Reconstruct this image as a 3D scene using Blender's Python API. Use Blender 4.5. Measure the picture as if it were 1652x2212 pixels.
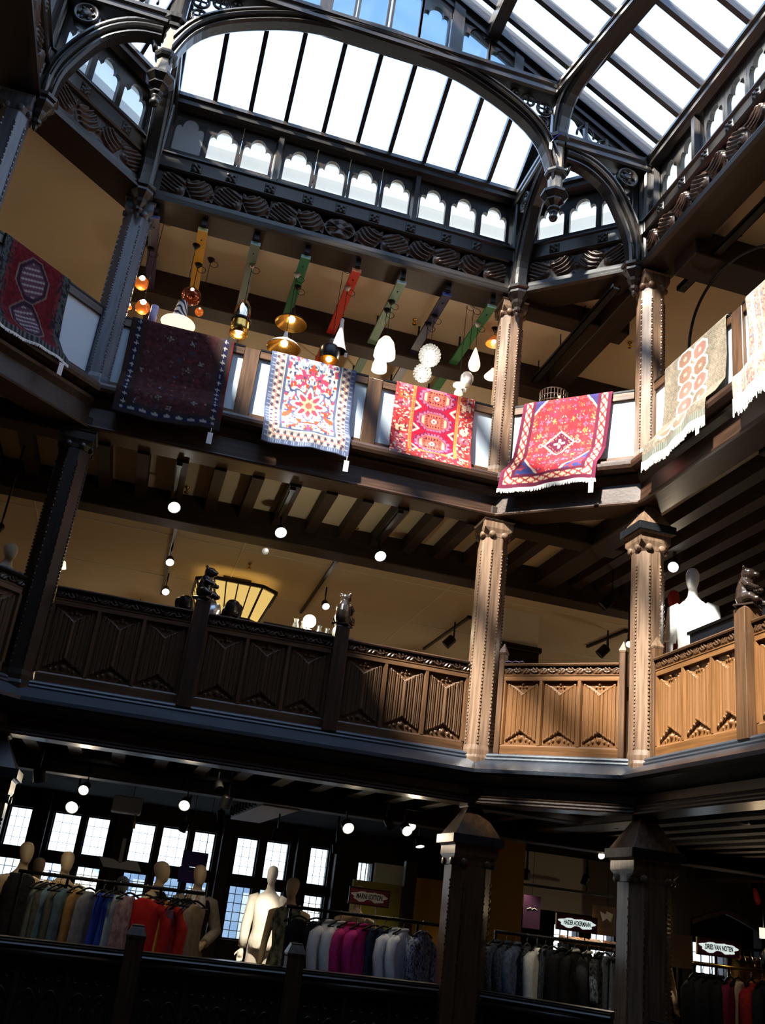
import bpy, bmesh, math, random
import numpy as np
from mathutils import Vector, Matrix
for o in list(bpy.data.objects): bpy.data.objects.remove(o)
SC = bpy.context.scene
COL = SC.collection
PI = math.pi
rnd = random.Random(7)

# ---------------------------------------------------------------- camera
F_PX = 2058.53
CAM = Vector((-3.4385, -9.5455, 2.4726))
_yaw, _pit, _rol = 0.2185, 0.3902, 0.1263
_fw = Vector((math.sin(_yaw)*math.cos(_pit), math.cos(_yaw)*math.cos(_pit), math.sin(_pit)))
_r = Vector((math.cos(_yaw), -math.sin(_yaw), 0)); _u = _r.cross(_fw)
_R = _r*math.cos(_rol)+_u*math.sin(_rol); _U = _u*math.cos(_rol)-_r*math.sin(_rol)
cd = bpy.data.cameras.new('camera'); cam = bpy.data.objects.new('camera', cd); COL.objects.link(cam)
cd.sensor_fit = 'VERTICAL'; cd.sensor_height = 36.0; cd.lens = F_PX/2212*36.0
cd.clip_start = 0.05; cd.clip_end = 300
cam.matrix_world = Matrix(((_R.x,_U.x,-_fw.x,CAM.x),(_R.y,_U.y,-_fw.y,CAM.y),(_R.z,_U.z,-_fw.z,CAM.z),(0,0,0,1)))
SC.camera = cam
def _ray(px, py): return _fw + _R*((px-826)/F_PX) - _U*((py-1106)/F_PX)
def aty(px, py, y):
    d = _ray(px, py); return CAM + d*((y-CAM.y)/d.y)
def atx(px, py, x):
    d = _ray(px, py); return CAM + d*((x-CAM.x)/d.x)
def atz(px, py, z):
    d = _ray(px, py); return CAM + d*((z-CAM.z)/d.z)

# ---------------------------------------------------------------- sky, sun, exposure
SC.view_settings.view_transform = 'Standard'; SC.view_settings.look = 'None'
SC.view_settings.exposure = 0.0; SC.view_settings.gamma = 1.0; SC.view_settings.use_curve_mapping = False
W_ = bpy.data.worlds.new('sky'); SC.world = W_; W_.use_nodes = True
wn = W_.node_tree.nodes; wl = W_.node_tree.links
bg = wn['Background']; bg.inputs['Strength'].default_value = 1.0
tc = wn.new('ShaderNodeTexCoord'); sp = wn.new('ShaderNodeSeparateXYZ'); wl.new(tc.outputs['Generated'], sp.inputs[0])
wr = wn.new('ShaderNodeValToRGB'); wl.new(sp.outputs['Z'], wr.inputs[0]); wl.new(wr.outputs[0], bg.inputs['Color'])
wr.color_ramp.elements[0].position = 0.0; wr.color_ramp.elements[0].color = (2.2, 2.5, 2.8, 1)
wr.color_ramp.elements[1].position = 0.8; wr.color_ramp.elements[1].color = (1.04, 1.65, 2.85, 1)
sl = bpy.data.lights.new('sun', 'SUN'); so = bpy.data.objects.new('sun', sl); COL.objects.link(so)
sl.energy = 25.0; sl.angle = math.radians(2.6); sl.color = (1.0, 0.95, 0.86)
so.rotation_euler = Vector((0.70, 0.58, -1.0)).to_track_quat('-Z', 'Y').to_euler()
so.location = (-20, -12, 30)
SC.cycles.max_bounces = 10; SC.cycles.diffuse_bounces = 4; SC.cycles.glossy_bounces = 3
SC.cycles.transparent_max_bounces = 16; SC.cycles.transmission_bounces = 6
SC.cycles.caustics_reflective = False; SC.cycles.caustics_refractive = False
SC.cycles.sample_clamp_indirect = 6.0; SC.cycles.use_denoising = True

# ---------------------------------------------------------------- materials
MATS = {}
def pbr(name, col, rough=.6, metal=0., spec=.5, coat=0., emit=None, es=0., trans=0., alpha=1., ior=1.45):
    m = bpy.data.materials.new(name); m.use_nodes = True
    b = m.node_tree.nodes['Principled BSDF']
    b.inputs['Base Color'].default_value = (*col, 1); b.inputs['Roughness'].default_value = rough
    b.inputs['Metallic'].default_value = metal; b.inputs['Specular IOR Level'].default_value = spec
    b.inputs['Coat Weight'].default_value = coat; b.inputs['Coat Roughness'].default_value = .25
    b.inputs['Transmission Weight'].default_value = trans; b.inputs['IOR'].default_value = ior
    if emit:
        b.inputs['Emission Color'].default_value = (*emit, 1); b.inputs['Emission Strength'].default_value = es
    MATS[name] = m; return m
def noisy(name, c0, c1, rough=.6, scale=(8,8,8), bump=0., detail=6., coat=0., spec=.5, metal=0., lo=.3, hi=.7, rvar=0.):
    m = pbr(name, c0, rough, metal, spec, coat); nt = m.node_tree; b = nt.nodes['Principled BSDF']
    t = nt.nodes.new('ShaderNodeTexCoord'); mp = nt.nodes.new('ShaderNodeMapping'); nz = nt.nodes.new('ShaderNodeTexNoise')
    cr = nt.nodes.new('ShaderNodeValToRGB')
    nt.links.new(t.outputs['Object'], mp.inputs[0]); mp.inputs['Scale'].default_value = scale
    nt.links.new(mp.outputs[0], nz.inputs['Vector']); nz.inputs['Scale'].default_value = 1.0; nz.inputs['Detail'].default_value = detail
    nt.links.new(nz.outputs[0], cr.inputs[0]); nt.links.new(cr.outputs[0], b.inputs['Base Color'])
    cr.color_ramp.elements[0].position = lo; cr.color_ramp.elements[0].color = (*c0, 1)
    cr.color_ramp.elements[1].position = hi; cr.color_ramp.elements[1].color = (*c1, 1)
    if bump:
        bp = nt.nodes.new('ShaderNodeBump'); bp.inputs['Strength'].default_value = bump; bp.inputs['Distance'].default_value = .01
        nt.links.new(nz.outputs[0], bp.inputs['Height']); nt.links.new(bp.outputs[0], b.inputs['Normal'])
    if rvar:
        mr = nt.nodes.new('ShaderNodeMapRange'); nt.links.new(nz.outputs[0], mr.inputs[0])
        mr.inputs['To Min'].default_value = rough-rvar; mr.inputs['To Max'].default_value = rough+rvar
        nt.links.new(mr.outputs[0], b.inputs['Roughness'])
    return m
def wood(name, c0, c1, rough=.4, coat=.3):
    # grain along x, y and z of the piece
    for ax, sc in (('x', (2.2,34,34)), ('y', (34,2.2,34)), ('z', (34,34,2.2))):
        noisy(name+'_'+ax, c0, c1, rough, sc, .12, 5., coat, .5, 0., .28, .72, .06)
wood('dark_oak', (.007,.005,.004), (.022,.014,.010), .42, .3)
wood('ledge_oak', (.040,.050,.068), (.075,.09,.115), .38, .5)  # blue-grey base holds the sky's sheen on the ledges
wood('worn_oak', (.085,.095,.12), (.17,.185,.22), .4, .3)  # bluish tone puts the sky's light into the upper left posts
wood('pendant_oak', (.30,.24,.18), (.42,.35,.28), .35, .5)  # varnish highlight on the pendant shafts put into a paler oak
wood('roof_oak', (.010,.008,.007), (.032,.022,.017), .36, .4)
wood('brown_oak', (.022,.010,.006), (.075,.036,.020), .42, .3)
wood('post_oak', (.12,.066,.040), (.31,.20,.13), .34, .5)  # lightened base holds the sun's highlight on the right posts
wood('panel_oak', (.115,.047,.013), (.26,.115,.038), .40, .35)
wood('stile_oak', (.055,.027,.013), (.15,.072,.032), .42, .3)
wood('beam_oak', (.012,.006,.004), (.036,.018,.011), .62, .0)
pbr('dark_soffit', (.012,.009,.007), .9, spec=.1)
noisy('plaster_cream', (.60,.51,.36), (.68,.58,.42), .85, (.9,.9,.9), .03)
noisy('plaster_white', (.70,.68,.62), (.78,.76,.70), .85, (1.2,1.2,1.2), .03)
noisy('panel_white', (.58,.69,.78), (.63,.74,.82), .55, (1.5,1.5,1.5))  # bluish base carries the blue of the shade
noisy('floor_boards', (.22,.13,.07), (.34,.21,.11), .5, (3,30,3), .05)
noisy('mustard_wall', (.36,.20,.02), (.44,.25,.03), .8, (2,2,2))
noisy('olive_wall', (.33,.33,.05), (.40,.40,.07), .8, (2,2,2))
noisy('iron_band', (.018,.02,.025), (.04,.042,.05), .45, (20,20,20), .1, metal=.6)
pbr('black_metal', (.012,.012,.013), .4, .5)
pbr('steel', (.55,.55,.56), .25, 1.)
pbr('brass', (.70,.42,.10), .25, 1.)
noisy('gold_spun', (.62,.36,.07), (.85,.55,.16), .22, (4,4,60), metal=1.)
pbr('copper_glass', (.42,.09,.04), .08, .75, coat=.5)
pbr('amber_glass', (.75,.16,.02), .12, .3, coat=.6, emit=(1.,.22,.03), es=.35)
pbr('chrome', (.78,.70,.58), .06, 1.)
pbr('smoke_black', (.01,.01,.012), .3)
pbr('shade_white', (.85,.83,.78), .35)
pbr('shade_glow', (.9,.85,.75), .4, emit=(1.,.82,.6), es=1.3)
pbr('bulb_warm', (1,1,1), .4, emit=(1.,.86,.62), es=14.)
pbr('bulb_white', (1,1,1), .4, emit=(1.,.95,.86), es=14.)
pbr('lantern_glass', (.8,.55,.2), .5, emit=(1.,.68,.20), es=.72)
pbr('bronze_dark', (.055,.035,.026), .16, .35, coat=.8)
noisy('skin_mannequin', (.66,.50,.30), (.74,.58,.37), .5, (3,3,3))
noisy('skin_white', (.86,.85,.80), (.9,.89,.85), .5, (3,3,3))
pbr('skin_person', (.50,.29,.19), .55)
pbr('hair_black', (.006,.005,.005), .35)
pbr('paper_white', (.85,.85,.83), .7)
pbr('paper_grey', (.45,.47,.5), .7)
pbr('sign_maroon', (.16,.02,.05), .5)
pbr('sign_purple', (.035,.012,.16), .6)
pbr('sign_magenta', (.03,.004,.03), .8)
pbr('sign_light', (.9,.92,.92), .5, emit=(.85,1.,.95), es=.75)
pbr('sign_dull', (.74,.78,.78), .6)
pbr('ink', (.03,.03,.035), .7)
pbr('lead', (.02,.024,.03), .5, .3)
pbr('tile_red', (.45,.03,.02), .6)
noisy('fringe', (.78,.75,.68), (.9,.88,.82), .9, (60,60,4))
noisy('rug_back', (.30,.22,.17), (.4,.3,.24), .95, (40,40,40))
noisy('stone_out', (.30,.42,.58), (.42,.54,.70), .9, (2,2,2))
def glass_mat(name, tint, tr, body, gloss=.04):
    # thin window glass: mostly clear, the rest frosted
    m = bpy.data.materials.new(name); m.use_nodes = True; nt = m.node_tree; nt.nodes.clear()
    o = nt.nodes.new('ShaderNodeOutputMaterial'); t = nt.nodes.new('ShaderNodeBsdfTransparent'); l = nt.nodes.new('ShaderNodeBsdfTranslucent')
    g = nt.nodes.new('ShaderNodeBsdfGlossy'); m1 = nt.nodes.new('ShaderNodeMixShader'); m2 = nt.nodes.new('ShaderNodeMixShader')
    nz = nt.nodes.new('ShaderNodeTexNoise'); nz.inputs['Scale'].default_value = 1.3; mr = nt.nodes.new('ShaderNodeMapRange')
    t.inputs[0].default_value = (*tint, 1); l.inputs[0].default_value = (*body, 1); g.inputs['Roughness'].default_value = .15
    tcx = nt.nodes.new('ShaderNodeTexCoord'); nt.links.new(tcx.outputs['Object'], nz.inputs['Vector'])
    nt.links.new(nz.outputs[0], mr.inputs[0]); mr.inputs['To Min'].default_value = 1-tr-.05; mr.inputs['To Max'].default_value = 1-tr+.05
    nt.links.new(mr.outputs[0], m1.inputs[0]); nt.links.new(t.outputs[0], m1.inputs[1]); nt.links.new(l.outputs[0], m1.inputs[2])
    m2.inputs[0].default_value = gloss; nt.links.new(m1.outputs[0], m2.inputs[1]); nt.links.new(g.outputs[0], m2.inputs[2])
    nt.links.new(m2.outputs[0], o.inputs[0]); MATS[name] = m; return m
glass_mat('roof_glass', (.95,.97,.96), .93, (.8,.85,.85))
glass_mat('gable_glass', (.62,.72,.78), .78, (.10,.16,.24))
glass_mat('frosted_glass', (.9,.9,.9), .58, (.80,.84,.84))
glass_mat('clear_glass', (.96,.98,.98), .97, (.8,.85,.85))
glass_mat('bubble_glass', (.86,.86,.84), .55, (.8,.8,.78), .25)
def cloth(name, c0, c1=None, scale=40, rough=.9):
    c1 = c1 or tuple(min(1, x*1.35+.004) for x in c0)
    return noisy(name, c0, c1, rough, (scale, scale, scale*.6), .15, 3., 0., .2, 0., .38, .62)
def vcol(name, rough=.95):
    m = pbr(name, (.5,.5,.5), rough, spec=.15); nt = m.node_tree
    a = nt.nodes.new('ShaderNodeVertexColor'); a.layer_name = 'weave'
    nz = nt.nodes.new('ShaderNodeTexNoise'); nz.inputs['Scale'].default_value = 160
    bp = nt.nodes.new('ShaderNodeBump'); bp.inputs['Strength'].default_value = .3; bp.inputs['Distance'].default_value = .004
    t = nt.nodes.new('ShaderNodeTexCoord'); nt.links.new(t.outputs['Object'], nz.inputs['Vector'])
    nt.links.new(nz.outputs[0], bp.inputs['Height']); b = nt.nodes['Principled BSDF']
    nt.links.new(bp.outputs[0], b.inputs['Normal']); nt.links.new(a.outputs[0], b.inputs['Base Color']); return m
vcol('woven_rug')

# ---------------------------------------------------------------- mesh helpers
class MB:
    def __init__(s): s.v = []; s.f = []; s.sm = []
    def add(s, vs, fs, smooth=False):
        k = len(s.v); s.v += [tuple(p) for p in vs]
        for f in fs: s.f.append(tuple(i+k for i in f)); s.sm.append(smooth)
        return s
    def box(s, c, d, rz=0.):
        x, y, z = d[0]/2, d[1]/2, d[2]/2; cs, sn = math.cos(rz), math.sin(rz); vs = []
        for sx, sy, sz in ((-1,-1,-1),(1,-1,-1),(1,1,-1),(-1,1,-1),(-1,-1,1),(1,-1,1),(1,1,1),(-1,1,1)):
            X, Y = sx*x, sy*y; vs.append((c[0]+X*cs-Y*sn, c[1]+X*sn+Y*cs, c[2]+sz*z))
        return s.add(vs, [(3,2,1,0),(4,5,6,7),(0,1,5,4),(1,2,6,5),(2,3,7,6),(3,0,4,7)])
    def span(s, x0, x1, y0, y1, z0, z1):
        return s.box(((x0+x1)/2,(y0+y1)/2,(z0+z1)/2), (abs(x1-x0),abs(y1-y0),abs(z1-z0)))
    def sweep(s, prof, frames, closed=True, smooth=False, caps=True):
        # prof: list of (a,b); frames: list of (origin, A, B)
        n = len(prof); vs = []; fs = []
        for o, A, B in frames:
            o = Vector(o); A = Vector(A); B = Vector(B)
            for a, b in prof: vs.append(o+A*a+B*b)
        m = len(frames)
        for i in range(m-1):
            for j in range(n if closed else n-1):
                k = (j+1) % n; fs.append((i*n+j, i*n+k, (i+1)*n+k, (i+1)*n+j))
        s.add(vs, fs, smooth)
        if caps and closed:
            k0 = len(s.v)-n*m; s.f.append(tuple(k0+j for j in range(n))[::-1]); s.sm.append(False)
            s.f.append(tuple(k0+(m-1)*n+j for j in range(n))); s.sm.append(False)
        return s
    def bar(s, p0, p1, w, h, up=(0,0,1)):
        p0, p1 = Vector(p0), Vector(p1); d = (p1-p0).normalized(); u = Vector(up); A = d.cross(u)
        if A.length < 1e-4: A = d.cross(Vector((1,0,0)))
        A.normalize(); B = A.cross(d).normalized()
        pr = [(-w/2,-h/2),(w/2,-h/2),(w/2,h/2),(-w/2,h/2)]
        return s.sweep(pr, [(p0,A,B),(p1,A,B)])
    def tube(s, pts, r, n=6, closed=False):
        pts = [Vector(p) for p in pts]; fr = []; up = None
        for i, p in enumerate(pts):
            a = pts[max(i-1,0)]; b = pts[min(i+1,len(pts)-1)]; d = (b-a).normalized()
            if up is None or abs(up.dot(d)) > .98: up = Vector((0,0,1)) if abs(d.z) < .9 else Vector((1,0,0))
            A = d.cross(up).normalized(); B = A.cross(d).normalized(); up = B
            rr = r[i] if isinstance(r, (list,tuple)) else r
            fr.append((p, A*rr, B*rr))
        if closed: fr.append(fr[0])
        pr = [(math.cos(2*PI*k/n), math.sin(2*PI*k/n)) for k in range(n)]
        return s.sweep(pr, fr, smooth=True, caps=not closed)
    def lathe(s, prof, c=(0,0,0), n=16, M=None, ph=0., smooth=True, sx=1., sy=1.):
        c = Vector(c); vs = []; fs = []
        for r, z in prof:
            for k in range(n):
                a = 2*PI*k/n+ph; p = Vector((r*math.cos(a)*sx, r*math.sin(a)*sy, z))
                vs.append((M @ p if M else p)+c)
        for i in range(len(prof)-1):
            for k in range(n):
                k2 = (k+1) % n; fs.append((i*n+k, i*n+k2, (i+1)*n+k2, (i+1)*n+k))
        s.add(vs, fs, smooth)
        k0 = len(s.v)-n*len(prof)
        if prof[0][0] > 1e-4: s.f.append(tuple(k0+k for k in range(n))[::-1]); s.sm.append(False)
        if prof[-1][0] > 1e-4: s.f.append(tuple(k0+(len(prof)-1)*n+k for k in range(n))); s.sm.append(False)
        return s
    def shell(s, prof, c=(0,0,0), n=16, M=None):
        # open lathe, no end caps
        k = len(s.f); s.lathe(prof, c, n, M); m = k+n*(len(prof)-1); del s.f[m:]; del s.sm[m:]; return s
    def ball(s, c, r, n=12, m=8, sc=(1,1,1), M=None):
        pr = [(max(1e-5, math.sin(PI*i/m)), -math.cos(PI*i/m)) for i in range(m+1)]
        c = Vector(c); vs = []; fs = []
        for rr, z in pr:
            for k in range(n):
                a = 2*PI*k/n; p = Vector((rr*math.cos(a)*r*sc[0], rr*math.sin(a)*r*sc[1], z*r*sc[2])); vs.append((M @ p if M else p)+c)
        for i in range(m):
            for k in range(n):
                k2 = (k+1) % n; fs.append((i*n+k, i*n+k2, (i+1)*n+k2, (i+1)*n+k))
        return s.add(vs, fs, True)
    def loft(s, rings, smooth=True, caps=True):
        n = len(rings[0]); vs = [p for r in rings for p in r]; fs = []
        for i in range(len(rings)-1):
            for k in range(n):
                k2 = (k+1) % n; fs.append((i*n+k, i*n+k2, (i+1)*n+k2, (i+1)*n+k))
        s.add(vs, fs, smooth)
        if caps:
            k0 = len(s.v)-n*len(rings); s.f.append(tuple(k0+k for k in range(n))[::-1]); s.sm.append(smooth)
            s.f.append(tuple(k0+(len(rings)-1)*n+k for k in range(n))); s.sm.append(smooth)
        return s
    def ell(s, secs, n=14, M=None, caps=True):
        # secs: (cx,cy,z,rx,ry)
        rings = []
        for cx, cy, z, rx, ry in secs:
            ring = [Vector((cx+rx*math.cos(2*PI*k/n), cy+ry*math.sin(2*PI*k/n), z)) for k in range(n)]
            rings.append([M @ p for p in ring] if M else ring)
        return s.loft(rings, True, caps)
    def limb(s, pts, rad, n=10):
        return s.tube(pts, rad, n)
    def plate(s, outer, holes, th, o=(0,0,0), A=(1,0,0), B=(0,0,1), N=(0,1,0)):
        # flat plate with holes in plane A,B; thickness th along N
        o, A, B, N = Vector(o), Vector(A), Vector(B), Vector(N)
        bm = bmesh.new(); loops = []
        for L in [outer]+holes:
            vs = [bm.verts.new((p[0],p[1],0)) for p in L]
            loops += [bm.edges.new((vs[i], vs[(i+1) % len(vs)])) for i in range(len(vs))]
        bmesh.ops.triangle_fill(bm, use_beauty=True, use_dissolve=False, edges=loops)
        bm.verts.index_update(); k = len(s.v); nv = len(bm.verts); bm.verts.ensure_lookup_table()
        P = [o+A*v.co.x+B*v.co.y for v in bm.verts]
        s.v += [tuple(p) for p in P]+[tuple(p+N*th) for p in P]
        for f in bm.faces:
            ids = [v.index for v in f.verts]; s.f.append(tuple(k+i for i in ids)); s.sm.append(False)
            s.f.append(tuple(k+nv+i for i in ids[::-1])); s.sm.append(False)
        for e in bm.edges:
            if len(e.link_faces) == 1:
                i, j = e.verts[0].index, e.verts[1].index; s.f.append((k+i,k+j,k+nv+j,k+nv+i)); s.sm.append(False)
        bm.free(); return s
    def mesh(s, name):
        me = bpy.data.meshes.new(name); me.from_pydata(s.v, [], s.f); me.polygons.foreach_set('use_smooth', s.sm)
        bm = bmesh.new(); bm.from_mesh(me); bmesh.ops.recalc_face_normals(bm, faces=bm.faces); bm.to_mesh(me); bm.free()
        return me
    def build(s, name, mat, parent=None, bevel=0., loc=None, rz=None):
        me = s.mesh(name)
        if bevel:
            bm = bmesh.new(); bm.from_mesh(me)
            es = [e for e in bm.edges if len(e.link_faces) == 2 and e.calc_face_angle(0) > .5]
            bmesh.ops.bevel(bm, geom=es, offset=bevel, segments=1, affect='EDGES', clamp_overlap=True); bm.to_mesh(me); bm.free()
        return link(name, me, mat, parent, loc, rz)
def link(name, me, mat, parent=None, loc=None, rz=None):
    if mat and not me.materials: me.materials.append(MATS[mat] if isinstance(mat, str) else mat)
    o = bpy.data.objects.new(name, me); COL.objects.link(o)
    if parent: o.parent = parent
    if loc is not None: o.location = loc
    if rz is not None: o.rotation_euler = (0,0,rz)
    return o
def tag(o, label=None, cat=None, group=None, kind=None):
    if label: o['label'] = label
    if cat: o['category'] = cat
    if group: o['group'] = group
    if kind: o['kind'] = kind
    return o
def empty(name, loc=(0,0,0), rz=0., label=None, cat=None, group=None, kind=None):
    o = bpy.data.objects.new(name, None); o.empty_display_size = .05; COL.objects.link(o)
    o.location = loc; o.rotation_euler = (0,0,rz); return tag(o, label, cat, group, kind)
def struct(name, label=None, loc=(0,0,0), rz=0.): return empty(name, loc, rz, label, None, None, 'structure')
def copy_tree(o, parent=None):
    c = o.copy(); COL.objects.link(c)
    if parent: c.parent = parent
    for ch in list(o.children): copy_tree(ch, c)
    return c

# ---------------------------------------------------------------- plan of the atrium
CA, CB, CW, YB = 1.2714, 1.1829, 4.6331, -9.95
POLY = [Vector(p) for p in ((-CW,0),(0,0),(CA,-CB),(CA,YB+CB),(0,YB),(-CW,YB),(-CW-CA,YB+CB),(-CW-CA,-CB))]
F0 = .74
def side(i):
    p, q = POLY[i], POLY[(i+1) % 8]; L = (q-p).length; t = (q-p)/L
    return p, t, Vector((t.y, -t.x)), L, math.atan2(t.y, t.x)
def corner(i, o):
    # polygon corner pushed o metres into the atrium
    n1 = side((i-1) % 8)[2]; n2 = side(i % 8)[2]; P = POLY[i % 8]
    det = n1.x*n2.y-n1.y*n2.x
    return Vector((P.x+(o*n2.y-o*n1.y)/det, P.y+(n1.x*o-n2.x*o)/det))
def sxy(i, s_, o=0.):
    p, t, n, L, rz = side(i); return p+t*s_+n*o
def band(mb, i, prof, s0=None, s1=None):
    # moulding of profile (o,z) along side i, mitred at corners unless s0/s1 are given
    rings = []
    for end, s_ in ((i, s0), ((i+1) % 8, s1)):
        ring = []
        for o, z in prof:
            c = corner(end, o) if s_ is None else sxy(i, s_, o)
            ring.append((c.x, c.y, z))
        rings.append(ring)
    return mb.loft(rings, False, True)
SIDE_NAME = ('rear','right_corner','right','front_right','front','front_left','left','left_corner')
SIDE_WORDS = {0:'long rear side', 1:'right-hand angled corner', 2:'right side', 7:'left-hand angled corner', 6:'left side'}
# ================================================================ large structure
X0, X1, Y0, Y1 = -13.0, 9.5, -16.0, 6.5
def ring_plate(z0, z1, off):
    mb = MB(); hole = [tuple(corner(i, off)) for i in range(8)]
    mb.plate([(X0,Y0),(X1,Y0),(X1,Y1),(X0,Y1)], [hole], z1-z0, (0,0,z0), (1,0,0), (0,1,0), (0,0,1)); return mb
def S(o): o['kind'] = 'structure'; return o
S(ring_plate(.60, F0, .05).build('floor', 'floor_boards'))
S(ring_plate(3.79, 3.85, .02).build('floor', 'floor_boards'))
S(ring_plate(6.96, 7.06, .0).build('floor', 'floor_boards'))
ceil0 = S(ring_plate(3.70, 3.77, -.05).build('ceiling', 'plaster_cream'))
ceil1 = S(ring_plate(6.80, 6.92, -.05).build('ceiling', 'plaster_cream'))
ceil2 = S(ring_plate(9.80, 9.98, -.10).build('ceiling', 'plaster_cream'))
S(MB().span(X0, X1, Y0, Y1, -3.4, -3.2).build('floor', 'floor_boards'))
# lower plaster ceilings further back on the first gallery and ground gallery
S(MB().span(X0, X1, 1.78, Y1, 6.52, 6.58).build('ceiling', 'plaster_cream'))
S(MB().span(X0, X1, 1.30, Y1, 3.52, 3.58).build('ceiling', 'dark_soffit'))
# outer walls; the rear one has the casement openings of the ground gallery
LIGHTS = [(-5.03,-4.69),(-4.38,-3.96),(-3.88,-3.52),(-3.19,-2.82),(-2.73,-2.31),(-2.23,-1.88),(-1.55,-1.19),(-1.07,-.69),(-.35,-.02)]
holes = []
for x0, x1 in LIGHTS:
    for z0, z1 in ((1.74,2.52),(2.66,3.24)): holes.append([(x0,z0),(x1,z0),(x1,z1),(x0,z1)])
for x0, x1 in ((.47,.70),(3.95,4.40),(4.63,5.05),(6.55,7.2)):
    holes.append([(x0,1.74),(x1,1.74),(x1,2.55 if x0 > 1 else 3.10),(x0,2.55 if x0 > 1 else 3.10)])
wr_ = S(MB().plate([(X0,.6),(X1,.6),(X1,3.8),(X0,3.8)], holes, .28, (0,Y1,0)).build('wall_rear', 'beam_oak_x'))
S(MB().span(X0, X1, Y1, Y1+.28, 3.8, 10.0).build('wall_rear', 'plaster_cream'))
S(MB().span(X0-.3, X0, Y0, Y1, -3.4, 10.0).build('wall_left', 'plaster_cream'))
S(MB().span(X1, X1+.3, Y0, Y1, -3.4, 10.0).build('wall_right', 'plaster_cream'))
S(MB().span(X0, X1, Y0-.3, Y0, -3.4, 10.0).build('wall_front', 'plaster_cream'))
S(MB().span(X0, X1, Y1, Y1+.28, -3.4, .6).build('wall_rear', 'beam_oak_x'))
# dark panelling on the ground gallery's rear wall, below the windows, and projecting piers between them
S(MB().span(-5.9, .9, Y1-.05, Y1, F0, 1.70).build('baseboard_rear', 'beam_oak_z'))
for px in (-4.53, -3.36, -1.72, -.52, .12):
    S(MB().span(px-.085, px+.085, Y1-.24, Y1, F0, 3.5).build('trim_1', 'beam_oak_z', None, .01))
# leaded casements of the rear wall: frame, leads and panes
nwin = 1
for x0, x1 in LIGHTS:
    w = struct('window_%d' % nwin, 'leaded casement in the rear wall of the lower floor, %s from the left' % ('first','second','third','fourth','fifth','sixth','seventh','eighth','ninth')[nwin-1]); nwin += 1
    for z0, z1, rows in ((1.74,2.52,6),(2.66,3.24,4)):
        yy = Y1+.10; fr = MB(); t = .022
        fr.span(x0, x0+t, yy-.03, yy+.03, z0, z1).span(x1-t, x1, yy-.03, yy+.03, z0, z1)
        fr.span(x0, x1, yy-.03, yy+.03, z0, z0+t).span(x0, x1, yy-.03, yy+.03, z1-t, z1); fr.build('casement_frame', 'lead', w)
        ld = MB(); q = .005 if z0 < 2 else .003
        for k in range(1, 3): xx = x0+(x1-x0)*k/3; ld.span(xx-q, xx+q, yy-.008, yy+.008, z0, z1)
        for k in range(1, rows): zz = z0+(z1-z0)*k/rows; ld.span(x0, x1, yy-.008, yy+.008, zz-q, zz+q)
        ld.build('lead_bars', 'lead', w)
        for r in range(rows):
            for c in range(3):
                a0 = x0+(x1-x0)*c/3; a1 = x0+(x1-x0)*(c+1)/3; b0 = z0+(z1-z0)*r/rows; b1 = z0+(z1-z0)*(r+1)/rows
                MB().span(a0+.005, a1-.005, yy-.003, yy+.003, b0+.005, b1-.005).build('pane', 'clear_glass', w)
for x0, x1, z1 in ((.47,.70,3.10),(3.95,4.40,2.55),(4.63,5.05,2.55),(6.55,7.2,2.55)):
    w = struct('window_%d' % nwin, 'small leaded window far back on the lower floor, %s from the left' % ('first','second','third','fourth')[nwin-10]); nwin += 1
    yy = Y1+.10; ld = MB()
    for k in range(0, 4): xx = x0+(x1-x0)*k/3; ld.span(xx-.006, xx+.006, yy-.01, yy+.01, 1.74, z1)
    for k in range(0, 6): zz = 1.74+(z1-1.74)*k/5; ld.span(x0, x1, yy-.01, yy+.01, zz-.006, zz+.006)
    ld.build('lead_bars', 'lead', w); MB().span(x0, x1, yy-.003, yy+.003, 1.74, z1).build('pane', 'clear_glass', w)
# the buildings across the street, seen through the lower panes
ob = struct('wall_outside'); MB().span(-14, 10, 15.0, 15.3, -6, 2.72).build('facade', 'stone_out', ob)
for k in range(18):
    MB().span(-13.2+k*1.3, -12.5+k*1.3, 14.9, 15.0, .6, 2.4).build('facade_bay', 'paper_white', ob)

# ---------------------------------------------------------------- beams, fascias and ledges round the opening
SIDES = range(8)
def run(name, prof, mat, sides=SIDES, s0=None, s1=None):
    for i in sides:
        ax = 'y' if i in (2,6) else 'x'
        mb = MB(); band(mb, i, prof, s0, s1)
        S(mb.build(name, mat+'_'+ax))
# ground floor edge
run('trim_2', [(.06,-.2),(.12,-.2),(.12,.70),(.06,.76),(-.1,.76),(-.1,-.2)], 'dark_oak')
# first floor: moulded beam and sloping ledge
run('beam', [(-.16,3.53),(.142,3.53),(.150,3.545),(.142,3.56),(.150,3.575),(.142,3.59),(.150,3.605),(.135,3.62),(.12,3.70),(-.16,3.70)], 'brown_oak', (0,1,2,3,4,5,6,7))
run('trim_3', [(-.10,3.71),(.10,3.71),(.25,3.80),(.323,3.815),(.323,3.85),(.12,3.965),(.102,3.97),(.108,3.985),(.102,4.0),(.085,4.005),(.092,4.022),(.085,4.038),(.06,4.05),(-.02,4.05),(-.10,3.9)], 'ledge_oak', (0,6,7,3,4,5))
run('trim_3', [(-.10,3.71),(.10,3.71),(.25,3.80),(.323,3.815),(.323,3.85),(.12,3.965),(.102,3.97),(.108,3.985),(.102,4.0),(.085,4.005),(.092,4.022),(.085,4.038),(.06,4.05),(-.02,4.05),(-.10,3.9)], 'ledge_oak', (1,2))
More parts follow.
